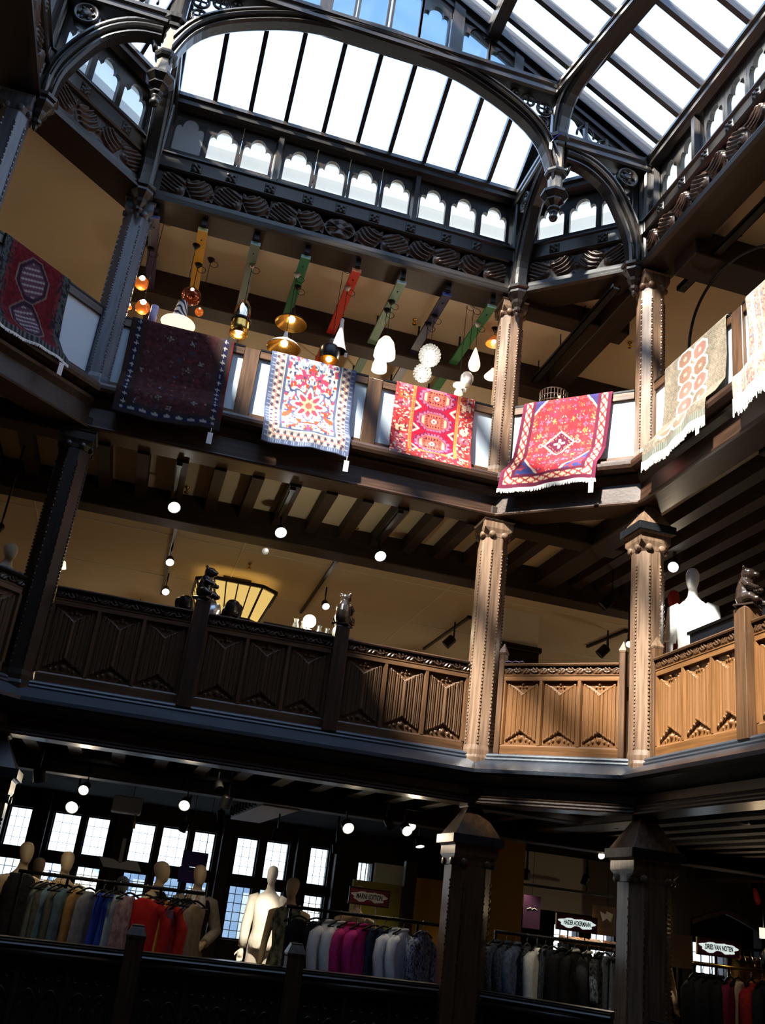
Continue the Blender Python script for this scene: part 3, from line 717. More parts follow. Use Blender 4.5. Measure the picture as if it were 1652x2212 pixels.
# ================================================================ corner posts of the three galleries
def post_poly(S_, c):
    h = S_/2; return [(-h+c,-h),(h-c,-h),(h,-h+c),(h,h-c),(h-c,h),(-h+c,h),(-h,h-c),(-h,-h+c)]
def sq(S_): h = S_/2; c = .002; return post_poly(S_, c)
bead = MB().ball((0,0,0), 1, 6, 4, (.011,.011,.016)).mesh('bead')
def column(x, y, z0, z1, S_, c, band_, mat, words, ztop=None, hollow=True):
    r = struct('column', 'carved oak corner post, '+words, (x,y,0))
    P = post_poly(S_, c); zs = z1-.02
    sh = MB()
    # shaft with slightly hollowed chamfers and a square, broached foot and head
    def ring(poly, z): return [(a, b, z) for a, b in poly]
    foot = z0+.34 if z0 < 3 else z0+.20; fw = .07 if z0 < 3 else .035
    sh.loft([ring(post_poly(S_+fw, c), z0), ring(post_poly(S_+fw, c), z0+.07), ring(post_poly(S_+fw*.4, c), z0+.10), ring(post_poly(S_+fw*.4, c), foot-.05), ring(P, foot), ring(P, zs-.30), ring(P, zs-.20)], False)
    sh.build('shaft', mat+'_z', r, .006)
    # head block: square again above curled chamfer stops
    hd = MB(); top = S_+.06
    hd.loft([ring(P, zs-.20), ring(post_poly(S_+.005, c*.55), zs-.15), ring(sq(S_+.03), zs-.10), ring(sq(S_+.03), zs-.02), ring(sq(top), zs)], False)
    hd.build('head_block', mat+'_z', r, .004)
    for sx, sy in ((-1,-1),(1,-1),(-1,1),(1,1)):
        k = MB(); e = (S_/2+.006)
        # curled cusps either side of the chamfer stop
        for d_ in ((1,0),(0,1)):
            cx_ = sx*(e-.005) if d_ == (0,1) else sx*(e-c*.95); cy_ = sy*(e-.005) if d_ == (1,0) else sy*(e-c*.95)
            Mx = Matrix(((1,0,0),(0,0,1),(0,1,0))) if d_ == (1,0) else Matrix(((0,0,1),(1,0,0),(0,1,0)))
            k.lathe([(0,-.022),(.03,-.022),(.036,-.014),(.036,.014),(.03,.022),(0,.022)], (cx_,cy_,zs-.17), 12, Mx)
        k.build('chamfer_cusp', mat+'_z', r)
    if band_:
        b = MB(); w_ = S_+.11; b.loft([ring(sq(w_), zs+.0), ring(sq(w_), zs+.085)], False); b.build('iron_collar', 'iron_band', r, .006)
        b = MB(); b.loft([ring(sq(w_-.05), zs+.08), ring(sq(.10), (ztop or z1+.3))], False); b.build('pyramid_cap', mat+'_z', r)
    # beaded edges along the chamfers (too many beads to name one by one)
    bd = MB(); e = S_/2; n = int((zs-.32-foot)/.036)
    for (a, b_) in ((-e+c,-e),(-e,-e+c),(e-c,-e),(e,-e+c)):
        for q in range(n): bd.box((a, b_, foot+.02+q*.036), (.016,.016,.022), PI/4*(q % 2))
    bo = bd.build('edge_beading', mat+'_z', r); bo['kind'] = 'stuff'
    return r
CN = {1:(0,0), 2:(CA,-CB), 0:(-CW,0), 7:(-CW-CA,-CB)}
for q, (x, y) in CN.items():
    w0 = {1:'left of the right-hand angled corner', 2:'right of the right-hand angled corner', 0:'right of the left-hand angled corner', 7:'left of the left-hand angled corner'}[q]
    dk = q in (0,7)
    column(x, y, F0, 3.16, .42, .10, True, ('post_oak' if q == 2 else 'stile_oak') if not dk else 'dark_oak', 'ground gallery, '+w0, 3.54)  # lower right post paler, its brightness put into the wood colour
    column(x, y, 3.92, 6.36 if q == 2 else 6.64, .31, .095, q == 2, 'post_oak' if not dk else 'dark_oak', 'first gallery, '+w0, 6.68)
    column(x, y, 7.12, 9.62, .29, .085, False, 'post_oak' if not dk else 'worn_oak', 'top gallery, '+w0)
for i in (3,4,5,6):
    for k in (i,):
        x, y = POLY[k]
        if k in (7,0,1,2): continue
        S(MB().span(x-.15,x+.15,y-.15,y+.15,.74,9.7).build('column', 'dark_oak_z'))

# ================================================================ balustrades
# --- linenfold panel, one heightfield shared by all
def linen(u, v):
    # u,v in 0..1; folds end in ogee points above and below
    x = abs(u-.5)*2
    pb = .075+.15*(1-x)**1.3*sm((.86-x)*6)      # lower outline
    pt = 1-.05-.17*(1-x)**1.4*sm((.86-x)*6)
    inside = sm((v-pb)/.012)*sm((pt-v)/.012) if x < .9 else 0
    a_ = abs(u-.5); fold = .95-.25*a_*2-sum(w*math.exp(-((a_-c)/s)**2) for c, w, s in ((.065,.55,.016),(.13,.75,.022),(.195,.5,.013),(.255,.8,.024),(.315,.5,.013),(.365,.7,.018),(.42,.5,.013)))+.25*math.exp(-(a_/.022)**2)
    h = inside*max(.15, fold)
    edge = (math.exp(-((v-pb)/.012)**2)+math.exp(-((pt-v)/.012)**2)) if x < .86 else 0
    h += .45*edge
    # little finials
    for cy, s_ in ((pb-.0,1),(pt,-1)): pass
    a, b = (u-.5), v-.105; h += .8*sm(1-math.hypot(a/.10, b/.06))+.6*sm(1-math.hypot((abs(a)-.16)/.06, (v-.085)/.035))+.5*sm(1-math.hypot((abs(a)-.27)/.05, (v-.06)/.03))
    b2 = v-.945; h += .9*sm(1-math.hypot(a/.055, b2/.025))+.6*sm(1-math.hypot((abs(a)-.10)/.06, (v-.90)/.022))+.5*sm(1-math.hypot(a/.07,(v-.905)/.02))
    return h
lp = MB(); relief(lp, 1, 1, 84, 72, lambda u, v: linen(u, v), 0, 1)
LIN = {}
def linen_mesh(mat):
    if mat not in LIN: LIN[mat] = lp.mesh('linenfold_panel'); LIN[mat].materials.append(MATS[mat])
    return LIN[mat]
def vine(L, n):
    n = n*1.6
    def fn(u, v):
        e = sm(v/.12)*sm((1-v)/.12); ph = u*n*2*PI
        y = v-.5-.26*math.sin(ph); st = .8*math.exp(-(y/.075)**2)
        lf = 0
        k = round(ph/PI-.5); c = (k+.5)*PI; du = (ph-c)/PI; sgn = -1 if k % 2 == 0 else 1
        lf = sm((1.1-math.hypot(du*1.55, (v-.5-sgn*.16)*2.5))*1.6)*(.62+.38*math.cos(du*16+(v-.5)*9*sgn)); lf = max(lf, sm((1-math.hypot((abs(du)-.62)*6, (v-.5+sgn*.28)*6))*2))
        return e*max(st, lf)
    return fn
def vine_strip(par, x0, x1, z0, h, o, mat, amp=.022):
    L = x1-x0; ob = relief(MB(), L, h, max(20,int(L*110)), 14, vine(L, max(1,round(L/.34))/L), 0, amp).build('vine_carving', mat, par); ob.location = (x0, -o, z0); return ob
def balustrade1(i, bays, newels, label, mat_p, mat_f, off=0.):
    p, t, n, L, rz = side(i)
    r = empty('oak_balustrade', (p.x,p.y,0), rz, label, 'balustrade')
    for s0, s1, np_ in bays:
        # capping, carved rail, plain rails, stiles, panels
        MB().sweep([(-.06,4.965),(.055,4.965),(.062,4.98),(.05,4.994),(-.06,4.994)], [((s0,0,0),(0,-1,0),(0,0,1)),((s1,0,0),(0,-1,0),(0,0,1))]).build('capping', mat_f+'_x', r)
        MB().span(s0, s1, -.022, .05, 4.875, 4.966).build('carved_rail', mat_f+'_x', r)
        vine_strip(r, s0, s1, 4.88, .082, .022, mat_f+'_x')
        MB().span(s0, s1, -.036, .03, 4.866, 4.876).span(s0, s1, -.03, .03, 4.815, 4.868).build('top_rail', mat_p+'_x', r)
        MB().sweep([(.03,4.05),(.03,4.135),(.02,4.15),(-.03,4.15),(-.03,4.05)], [((s0,0,0),(0,-1,0),(0,0,1)),((s1,0,0),(0,-1,0),(0,0,1))]).build('bottom_rail', mat_p+'_x', r)
        pw = (s1-s0)/np_
        for k in range(np_+1):
            x = s0+pw*k; w_ = .055
            MB().sweep([(-w_/2,-.0),(-w_/2+.012,-.028),(w_/2-.012,-.028),(w_/2,0),(w_/2,.03),(-w_/2,.03)], [((x,0,4.15),(1,0,0),(0,1,0)),((x,0,4.816),(1,0,0),(0,1,0))]).build('stile', mat_p+'_z', r)
        for k in range(np_):
            o = link('linenfold_panel', linen_mesh(mat_p+'_z'), None, r, (s0+pw*k+.02, .012, 4.148)); o.scale = (pw-.04, .042, .67)
    for s_, tall in newels:
        nw = MB(); w_ = .15
        nw.loft([[(s_-w_/2,-.11,4.02),(s_+w_/2,-.11,4.02),(s_+w_/2,.06,4.02),(s_-w_/2,.06,4.02)],[(s_-w_/2,-.11,tall-.02),(s_+w_/2,-.11,tall-.02),(s_+w_/2,.06,tall-.02),(s_-w_/2,.06,tall-.02)],
                 [(s_-w_/2+.02,-.09,tall),(s_+w_/2-.02,-.09,tall),(s_+w_/2-.02,.04,tall),(s_-w_/2+.02,.04,tall)]], False)
        nw.build('newel_post', mat_f+'_z', r, .004)
    return r
BOX = [(.17,1.50,3),(1.66,2.955,3),(3.11,4.46,3)]
balustrade1(0, BOX, [(1.58,5.12),(3.03,5.12)], 'long dark oak balustrade with linenfold panels across the middle floor', 'stile_oak', 'brown_oak')  # shaded side in a darker oak: shade put into the wood colour
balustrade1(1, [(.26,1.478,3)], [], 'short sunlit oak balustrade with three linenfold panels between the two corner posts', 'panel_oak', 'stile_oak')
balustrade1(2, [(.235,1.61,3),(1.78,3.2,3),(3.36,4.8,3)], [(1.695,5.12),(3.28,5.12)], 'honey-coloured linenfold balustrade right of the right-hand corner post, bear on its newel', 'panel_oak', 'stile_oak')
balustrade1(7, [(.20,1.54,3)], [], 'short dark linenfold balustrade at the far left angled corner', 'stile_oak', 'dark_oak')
# slim end posts with pointed tops beside the corner posts
for i, s_ in ((1,.228),(1,1.51),(2,.2)):
    p, t, n, L, rz = side(i); c = sxy(i, s_)
    e = empty('end_post', (c.x,c.y,0), rz, {(1,.228):'slim pointed end post of the short balustrade, beside its left column',(1,1.51):'slim pointed end post of the short balustrade, beside its right column',(2,.2):'moulded half post where the right-hand balustrade meets the column'}[(i,s_)], 'post')
    MB().span(-.03,.03,-.05,.05,4.05,5.10).build('shaft', 'stile_oak_z', e, .006)
    MB().loft([[(-.03,-.05,5.10),(.03,-.05,5.10),(.03,.05,5.10),(-.03,.05,5.10)],[(-.036,-.056,5.12),(.036,-.056,5.12),(.036,.056,5.12),(-.036,.056,5.12)],[(-.004,-.004,5.22),(.004,-.004,5.22),(.004,.004,5.22),(-.004,.004,5.22)]], False).build('pointed_cap', 'post_oak_z', e)

# --- ground gallery: pierced gothic parapet
def tracery_panel(w, h):
    # panel with two rows of rings over pointed arches, as moulded relief
    mb = MB(); th = .03; y = -.0
    n = 4; d = w/n
    for k in range(n):
        cx = d*(k+.5); cz = h-.10
        mb.tube([(cx+d*.40*math.cos(2*PI*j/16), y, cz+d*.40*math.sin(2*PI*j/16)) for j in range(16)], .013, 5, True)
        for a in (0,1,2,3):
            q = (cx+d*.18*math.cos(a*PI/2+PI/4), cz+d*.18*math.sin(a*PI/2+PI/4)); mb.tube([(q[0]+d*.16*math.cos(2*PI*j/8), y+.004, q[1]+d*.16*math.sin(2*PI*j/8)) for j in range(8)], .007, 4, True)
    for k in range(2):
        cx = w/2*(k+.5); r_ = w/4*.94
        mb.tube(resample([(cx-r_,y,.0),(cx-r_,y,h*.45),(cx-r_*.75,y,h*.60),(cx,y,h*.70),(cx+r_*.75,y,h*.60),(cx+r_,y,h*.45),(cx+r_,y,0)], 22), .015, 5)
        mb.tube(resample([(cx-r_*.8,y+.006,h*.42),(cx-r_*.45,y+.006,h*.54),(cx-r_*.3,y+.006,h*.47),(cx,y+.006,h*.62),(cx+r_*.3,y+.006,h*.47),(cx+r_*.45,y+.006,h*.54),(cx+r_*.8,y+.006,h*.42)], 18), .009, 4)
    mb.ball((w/2,y-.005,h*.66), .03, 8, 6, (1,.5,1)); return mb
TP = None
def balustrade0(i, bays, newels, label):
    global TP
    p, t, n, L, rz = side(i)
    r = empty('gothic_parapet', (p.x,p.y,0), rz, label, 'balustrade')
    for s0, s1, np_ in bays:
        ends = [((s0,0,0),(0,-1,0),(0,0,1)),((s1,0,0),(0,-1,0),(0,0,1))]
        MB().sweep([(-.10,1.80),(.06,1.80),(.09,1.815),(.08,1.83),(.09,1.845),(.075,1.855),(.08,1.864),(-.10,1.864)], ends).build('handrail', 'roof_oak_x', r)
        a = [(.045+.035*math.cos(q*PI/4), 1.755+.035*math.sin(q*PI/4)) for q in range(8)]
        MB().sweep(a, ends, smooth=True).build('roll_moulding', 'roof_oak_x', r)
        MB().span(s0, s1, -.035, .04, 1.70, 1.80).build('upper_rail', 'roof_oak_x', r)
        MB().span(s0, s1, .015, .04, .98, 1.70).build('back_board', 'roof_oak_z', r)
        MB().span(s0, s1, -.06, .05, .80, .98).build('plinth', 'roof_oak_x', r)
        pw = (s1-s0)/np_
        for k in range(np_+1): MB().span(s0+pw*k-.02, s0+pw*k+.02, -.02, .03, .96, 1.71).build('stile', 'roof_oak_z', r)
        for k in range(np_):
            if TP is None: TP = tracery_panel(1.0, 1.0).mesh('tracery_panel'); TP.materials.append(MATS['roof_oak_z'])
            o = link('tracery_panel', TP, None, r, (s0+pw*k+.025, .008, .98)); o.scale = (pw-.05, 1, .72)
    for s_ in newels:
        w_ = .16; nw = MB(); q = lambda a, z: [(s_-a,-.085-a+.08,z),(s_+a,-.085-a+.08,z),(s_+a,a,z),(s_-a,a,z)]
        nw.loft([q(.08,.78), q(.08,1.96), q(.088,1.97), q(.088,1.99), q(.06,2.05), q(.055,2.06), q(.055,2.075)], False); nw.build('newel_post', 'brown_oak_z', r, .004)
    return r
balustrade0(0, [(.22,1.49,3),(1.65,2.94,3),(3.10,4.41,3)], [1.57,3.02], 'long dark parapet of pierced gothic tracery along the bottom of the view')
balustrade0(1, [(.26,1.48,3)], [], 'short dark gothic parapet between the two lower corner posts')
balustrade0(2, [(.26,1.6,3)], [], 'dark gothic parapet low at the right, beyond the corner post')
balustrade0(7, [(.26,1.48,3)], [], 'dark gothic parapet at the left angled corner')

# --- top gallery: white panels between brown posts
def balustrade2(i, bays, posts, label, mat):
    p, t, n, L, rz = side(i)
    r = empty('white_panelled_balustrade', (p.x,p.y,0), rz, label, 'balustrade')
    for s0, s1 in bays:
        MB().span(s0, s1, -.045, .05, 8.105, 8.127).build('handrail', 'black_metal', r)
        MB().span(s0, s1, -.04, .03, 8.01, 8.105).build('top_rail', mat+'_x', r, .004)
        MB().span(s0, s1, -.012, .02, 7.30, 8.012).build('white_panel', 'panel_white', r)
        MB().span(s0, s1, -.04, .03, 7.20, 7.302).build('bottom_rail', mat+'_x', r, .004)
    for s_ in posts: MB().span(s_-.085, s_+.085, -.05, .04, 7.20, 8.104).build('post', mat+'_z', r, .006)
    return r
balustrade2(0, [(.15,1.49),(1.665,2.94),(3.115,4.49)], [1.58,3.03], 'long balustrade of white panels on the top floor, carpets hung over it', 'stile_oak')
balustrade2(1, [(.16,1.58)], [], 'short white balustrade of the angled corner, red medallion carpet over it', 'stile_oak')
balustrade2(2, [(.17,1.60),(1.78,3.2),(3.4,5.0)], [1.69,3.3], 'white balustrade on the right side of the top floor, pale carpets over it', 'stile_oak')
balustrade2(7, [(.16,1.58)], [], 'white balustrade at the far left corner of the top floor', 'brown_oak')
balustrade2(6, [(side(6)[3]-3, side(6)[3]-.17)], [], 'white balustrade on the left side of the top floor', 'brown_oak')
# ================================================================ carpets hung over the top balustrade
def hsh(a, b, k=0.): x = np.sin(a*127.1+b*311.7+k*74.7)*43758.5453; return x-np.floor(x)
def vn(u, v, k=0.):
    # smooth value noise
    iu, iv = np.floor(u), np.floor(v); fu, fv = u-iu, v-iv; fu = fu*fu*(3-2*fu); fv = fv*fv*(3-2*fv)
    return (hsh(iu,iv,k)*(1-fu)+hsh(iu+1,iv,k)*fu)*(1-fv)+(hsh(iu,iv+1,k)*(1-fu)+hsh(iu+1,iv+1,k)*fu)*fv
def put(C, m, col): C[m] = col
def cellpick(u, v, n, m, k, cols):
    h = hsh(np.floor(u*n), np.floor(v*m), k); i = (h*len(cols)).astype(int) % len(cols); return np.array(cols)[i]
def motif(C, u, v, n, m, k, cols, r=.36, dens=.6):
    # a small flower in each cell of an n x m grid
    a, b = u*n, v*m; fa, fb = a-np.floor(a)-.5, b-np.floor(b)-.5
    h = hsh(np.floor(a), np.floor(b), k+3); rr = np.hypot(fa, fb); an = np.arctan2(fb, fa)
    R = r*(.62+.38*np.cos(4*an+h*6)); msk = (rr < R) & (h < dens); cc = cellpick(u, v, n, m, k, cols)
    C[msk] = cc[msk]; c2 = cellpick(u, v, n, m, k+9, cols); m2 = (rr < R*.4) & (h < dens); C[m2] = c2[m2]
CRM = (.78,.70,.55); NVY = (.03,.035,.10); RED = (.42,.015,.03); ORG = (.60,.12,.04); MAR = (.075,.018,.022)
def rug_dark(u, v):
    C = np.empty(u.shape+(3,)); n = vn(u*26, v*60)*.7+vn(u*60, v*20, 2)*.5; C[:] = (.075,.025,.026); C *= (.45+n)[..., None]
    motif(C, u, v, 9, 12, 1, [(.30,.28,.26),(.16,.03,.03),(.05,.05,.10),(.11,.06,.05)], .30, .45); motif(C, u, v, 17, 23, 5, [(.13,.04,.04),(.04,.035,.05),(.18,.12,.10)], .3, .5)
    for lo, hi, col in ((0,.16,(.05,.025,.02)),(.055,.105,(.02,.02,.05)),(.84,1,(.055,.03,.025)),(.895,.945,(.022,.02,.06)),(.985,1,(.22,.01,.015))):
        C[(u >= lo) & (u < hi)] = col
    C *= .8; C[v > .90] = (.03,.024,.025); C[(v > .925) & (v < .965) & (u > .05) & (u < .95)] = (.02,.02,.055)
    for uc in (.08,.92):
        fb = (v*15) % 1-.5; rr = np.hypot((u-uc)/.022, fb/.30); an = np.arctan2(fb, (u-uc)*12); put(C, (rr < .65+.35*np.cos(4*an)) & (v < .92), (.42,.40,.36))
    fu = (u*9) % 1-.5; put(C, (np.hypot(fu/.3, (v-.945)/.014) < 1) & (u > .06) & (u < .94), (.34,.32,.30))
    return C
def rug_floral(u, v):
    C = np.empty(u.shape+(3,)); C[:] = (.74,.68,.56); a = np.abs(u-.5)
    n = vn(a*26, v*26, 1); n2 = vn(a*34+5, v*30, 4); n3 = vn(a*22+9, v*24, 8); n4 = vn(a*44, v*40, 12)
    put(C, n > .60, (.55,.07,.03)); put(C, n2 > .70, (.06,.07,.17)); put(C, n3 > .74, (.45,.06,.14)); put(C, (n4 > .72) & (n < .5), (.32,.40,.44)); put(C, n4 < .2, (.80,.76,.64))
    x, y = (u-.5)/.40*.40*1.0, (v-.46)*1.2; r = np.hypot(x, y); an = np.arctan2(y, x)
    put(C, r < .20+.05*np.cos(8*an), (.10,.12,.22)); put(C, r < .17+.045*np.cos(8*an), (.72,.68,.60)); put(C, r < .125+.04*np.cos(8*an), (.36,.05,.08)); put(C, r < .075+.02*np.cos(8*an+PI), (.85,.55,.22)); put(C, r < .04, (.55,.08,.06))
    d = np.minimum(np.minimum(u, 1-u)*1.0, (1-v)*1.25)
    b = d < .205; C[b] = (.09,.11,.19); t = np.where((1-v)*1.25 < np.minimum(u, 1-u), u*13, v*15)
    mid = (d > .055) & (d < .165); C[mid] = (.34,.27,.24); w = np.sin(t*2*PI); q = (d-.11)/.055
    put(C, mid & (np.abs(q-.55*w) < .34), (.05,.05,.09)); put(C, mid & (np.abs(q+.55*w) < .30), (.72,.64,.48)); put(C, mid & (np.abs(q-.2*w) < .12), (.45,.16,.15))
    put(C, (d > .168) & (d < .178), (.70,.66,.60)); put(C, (d < .055) & (d > .018) & (np.sin(t*2*PI*3) > .75), (.30,.35,.5)); return C
def rug_bokhara(u, v):
    C = np.empty(u.shape+(3,)); C[:] = (.46,.01,.035); n = vn(u*60, v*70, 3); C *= (.8+.4*n)[..., None]
    put(C, np.abs(u-.5) > .385, (.40,.03,.03)); side_ = (u < .235) | (u > .80); bot = v > .86
    C[side_ | bot] = (.44,.045,.045)
    us = np.where(u < .5, u/.235, (u-.8)/.2)
    fb = (v*9.5) % 1-.5; k = np.floor(v*9.5); fa = us-.5; cc = np.array([(.55,.10,.03),(.30,.02,.05),(.72,.52,.32),(.50,.03,.03),(.42,.10,.16)])[(hsh(k, np.where(u < .5, 1., 2.))*5).astype(int) % 5]
    rr = np.maximum(np.abs(fa)/.30, np.abs(fb)/.36); an = np.arctan2(fb, fa); m = side_ & (rr < 1); C[m] = cc[m]; m = side_ & (np.hypot(fa/.22, fb/.26) < .5+.3*np.cos(4*an)); C[m] = (.75,.45,.30); m = side_ & (np.hypot(fa, fb) < .08); C[m] = (.30,.02,.03)
    motif(C, u, v, 34, 36, 2, [(.72,.60,.50),(.16,.02,.03),(.6,.16,.06)], .30, .35) if False else None
    sp_ = (side_ | bot) & (vn(u*46, v*52, 6) > .72); C[sp_] = (.68,.50,.40); sp_ = (side_ | bot) & (vn(u*40, v*44, 16) > .74); C[sp_] = (.16,.02,.04)
    fu = (u*7) % 1-.5; vb = (v-.93)/.07; m = bot & (np.hypot(fu/.34, vb/.6) < .62+.3*np.cos(4*np.arctan2(vb, fu))); cc = cellpick(u, v*0, 7, 1, 4, [(.70,.52,.30),(.5,.09,.03),(.30,.03,.06),(.46,.10,.18)]); C[m] = cc[m]
    for x in (.235,.80): C[(np.abs(u-x) < .018) & (v < .88)] = (.60,.20,.06); C[(np.abs(u-x) < .006) & (v < .88) & ((v*40) % 1 < .4)] = (.25,.03,.03)
    C[(np.abs(v-.86) < .016) & (u > .22) & (u < .815)] = (.60,.20,.06)
    for cy in (.12,.42,.72):
        X, Y = np.abs(u-.515)/.205, np.abs(v-cy)/.125; o = np.maximum(np.maximum(X, Y), (X+Y)*.72)
        tooth = .06*np.sign(np.sin(np.arctan2(v-cy, u-.515)*22))
        put(C, o < 1.12+tooth, (.14,.02,.09)); put(C, o < 1.0+tooth, (.50,.14,.22)); put(C, o < .86, (.25,.04,.10)); put(C, (o < .80), (.62,.13,.08)); put(C, (o < .78) & (X > .62) & (X < .76), (.52,.42,.30)); put(C, (np.abs(X-.45) < .07) & (Y < .6) & ((v*44) % 1 < .5) , (.12,.01,.03)); put(C, (np.abs(Y-.52) < .1) & (X < .4) & ((u*30) % 1 < .55), (.12,.01,.03))
        o2 = np.maximum(np.maximum(X*1.6, Y), (X*1.6+Y)*.75); put(C, o2 < .40, (.20,.02,.05)); put(C, o2 < .33, (.60,.18,.14)); put(C, o2 < .22, (.70,.62,.48)); put(C, o2 < .11, (.2,.02,.08))
    for cy in (.26,.55,.84):
        for xx, s_ in ((.262,1),(.775,-1)):
            o = np.abs(v-cy)/.062+np.abs(u-xx)/.085; m = (o < 1) & ((u-xx)*s_ > 0); C[m] = (.74,.66,.54); m = (o < .62) & ((u-xx)*s_ > 0); C[m] = (.50,.12,.06); m = (o < .42) & ((u-xx)*s_ > 0); C[m] = (.08,.02,.06)
    return C
def rug_diamond(u, v):
    C = np.empty(u.shape+(3,)); C[:] = (.50,.035,.045); n = vn(u*50, v*60, 3); C *= (.8+.4*n)[..., None]
    a = np.abs(u-.5)
    motif(C, a, v, 14, 15, 2, [(.46,.13,.22),(.36,.09,.16),(.30,.22,.08),(.55,.10,.05),(.22,.03,.10)], .42, .82); motif(C, a, v, 31, 33, 7, [(.72,.50,.42),(.60,.30,.10),(.20,.03,.10)], .3, .34)
    dd = a/.30+np.abs(v-.47)/.235
    X = np.abs(u-.49)/.165+np.abs(v-.47)/.125
    put(C, X < 1.06, (.80,.70,.52)); put(C, X < .93, (.13,.02,.05)); put(C, (X < .80) & (X > .70) & ((np.arctan2(v-.47, u-.49)*6) % 1 < .4), (.55,.25,.12)); an = np.arctan2((v-.47)*1.25, u-.49); r = np.hypot(u-.49, (v-.47)*1.25)
    put(C, r < .042+.022*np.cos(4*an), (.80,.72,.55)); put(C, r < .016, (.35,.05,.06))
    for s_ in (-1,1): put(C, np.hypot((u-.49-s_*.205)/.03, (v-.47)/.018) < 1, (.62,.24,.22)); put(C, np.hypot((u-.49-s_*.205)/.012, (v-.47)/.008) < 1, (.22,.03,.08))
    # navy corners behind a cream line
    ul = np.minimum(u-.15, .85-u); q = ul+(.87-v)*.85; cor = (q < .22) & (v < .87) & (ul > 0); C[cor] = (.05,.06,.20)
    m = cor & (vn(u*34, v*40, 5) > .62); C[m] = (.45,.05,.06); put(C, (np.abs(q-.22) < .012) & (ul > 0) & (v < .87), (.75,.55,.38))
    q = ul+(v+.02)*.85; cor = (q < .14) & (ul > 0); C[cor] = (.06,.05,.18); put(C, (np.abs(q-.14) < .012) & (ul > 0), (.75,.55,.38))
    d = np.minimum(np.minimum(u, 1-u), (1-v)*1.15); C[d < .15] = (.13,.02,.045); C[d < .02] = (.15,.02,.05)
    b = (d > .045) & (d < .115); C[b] = (.74,.56,.36); t = np.where((1-v)*1.15 < np.minimum(u, 1-u), u*9, v*11); f = t % 1; k = np.floor(t); q = (d-.08)/.035
    x_ = np.minimum(np.abs(q-(f*2-1)), np.abs(q+(f*2-1))); put(C, b & (x_ < .30), (.45,.05,.05)); put(C, b & (np.abs(f-.5) < .16) & (np.abs(q) < .4), (.25,.03,.04)); return C
def rug_lattice(u, v):
    C = np.empty(u.shape+(3,)); n = vn(u*70, v*80, 1); C[:] = (.26,.215,.16); C *= (.7+.6*n)[..., None]; m = ((u*40) % 1 < .5) ^ ((v*46) % 1 < .5); C[m] *= .78
    for r in range(6):
        for c in (0,1):
            cx, cy = (.36 if c == 0 else .60)+.0*r, .09+.145*r+(.03 if c else .0)
            X, Y = np.abs(u-cx)/.112, np.abs(v-cy)/.072; o = np.maximum(np.maximum(X, Y), (X+Y)*.70); put(C, o < 1.14, (.85,.80,.68)); k = hsh(np.array(float(r)), np.array(float(c)))
            mm = o < .92; C[mm] = ((.36,.20,.14),(.30,.22,.16),(.42,.20,.16))[int(k*3) % 3]; mm = (o < .92) & (((u*60) % 1 < .4) ^ ((v*70) % 1 < .4)); C[mm] *= .6; put(C, o < .25, (.45,.36,.28))
    bt = v > .93; C[bt] = (.25,.25,.20); m = bt & ((u*40) % 1 < .45); C[m] = (.13,.14,.12); return C
def rug_pale(u, v):
    C = np.empty(u.shape+(3,)); n = vn(u*40, v*50, 1); C[:] = (.42,.30,.24); C *= (.7+.55*n)[..., None]
    motif(C, u, v, 13, 15, 3, [(.62,.52,.42),(.30,.14,.14),(.22,.22,.26),(.5,.36,.30)], .42, .8); motif(C, u, v, 29, 33, 6, [(.70,.62,.52),(.22,.12,.12)], .34, .5)
    for lo, hi in ((.06,.10),(.16,.18),(.30,.32)): m = (u > lo) & (u < hi); C[m] = (.60,.50,.42)
    return C
def rug_twomed(u, v):
    C = np.empty(u.shape+(3,)); n = vn(u*40, v*60, 1); C[:] = (.13,.012,.018); C *= (.6+.7*n)[..., None]; a = np.abs(u-.5)
    for cy in (.27,.70):
        X, Y = np.abs(u-.48)/.22, np.abs(v-cy)/.19; o = np.maximum(np.maximum(X, Y*.9), (X+Y)*.72); put(C, o < 1.05, (.20,.14,.11)); put(C, o < .98, (.035,.015,.03)); put(C, o < .80, (.10,.05,.07))
        put(C, (o < .74) & ((v*18+u*5) % 1 < .30), (.36,.32,.31))
    d = np.minimum(u, 1-u); m = d < .17; C[m] = (.03,.02,.025); mm = m & (vn(u*60, v*46, 4) > .5); C[mm] = (.16,.03,.03); m2 = d < .11; C[m2] = (.075,.085,.085); mm = m2 & (vn(u*50, v*50, 9) > .55); C[mm] = (.02,.02,.025)
    b = v > .93; C[b] = (.12,.12,.115); mm = b & (((u*18) % 1) < .5); C[mm] = (.03,.03,.035); return C
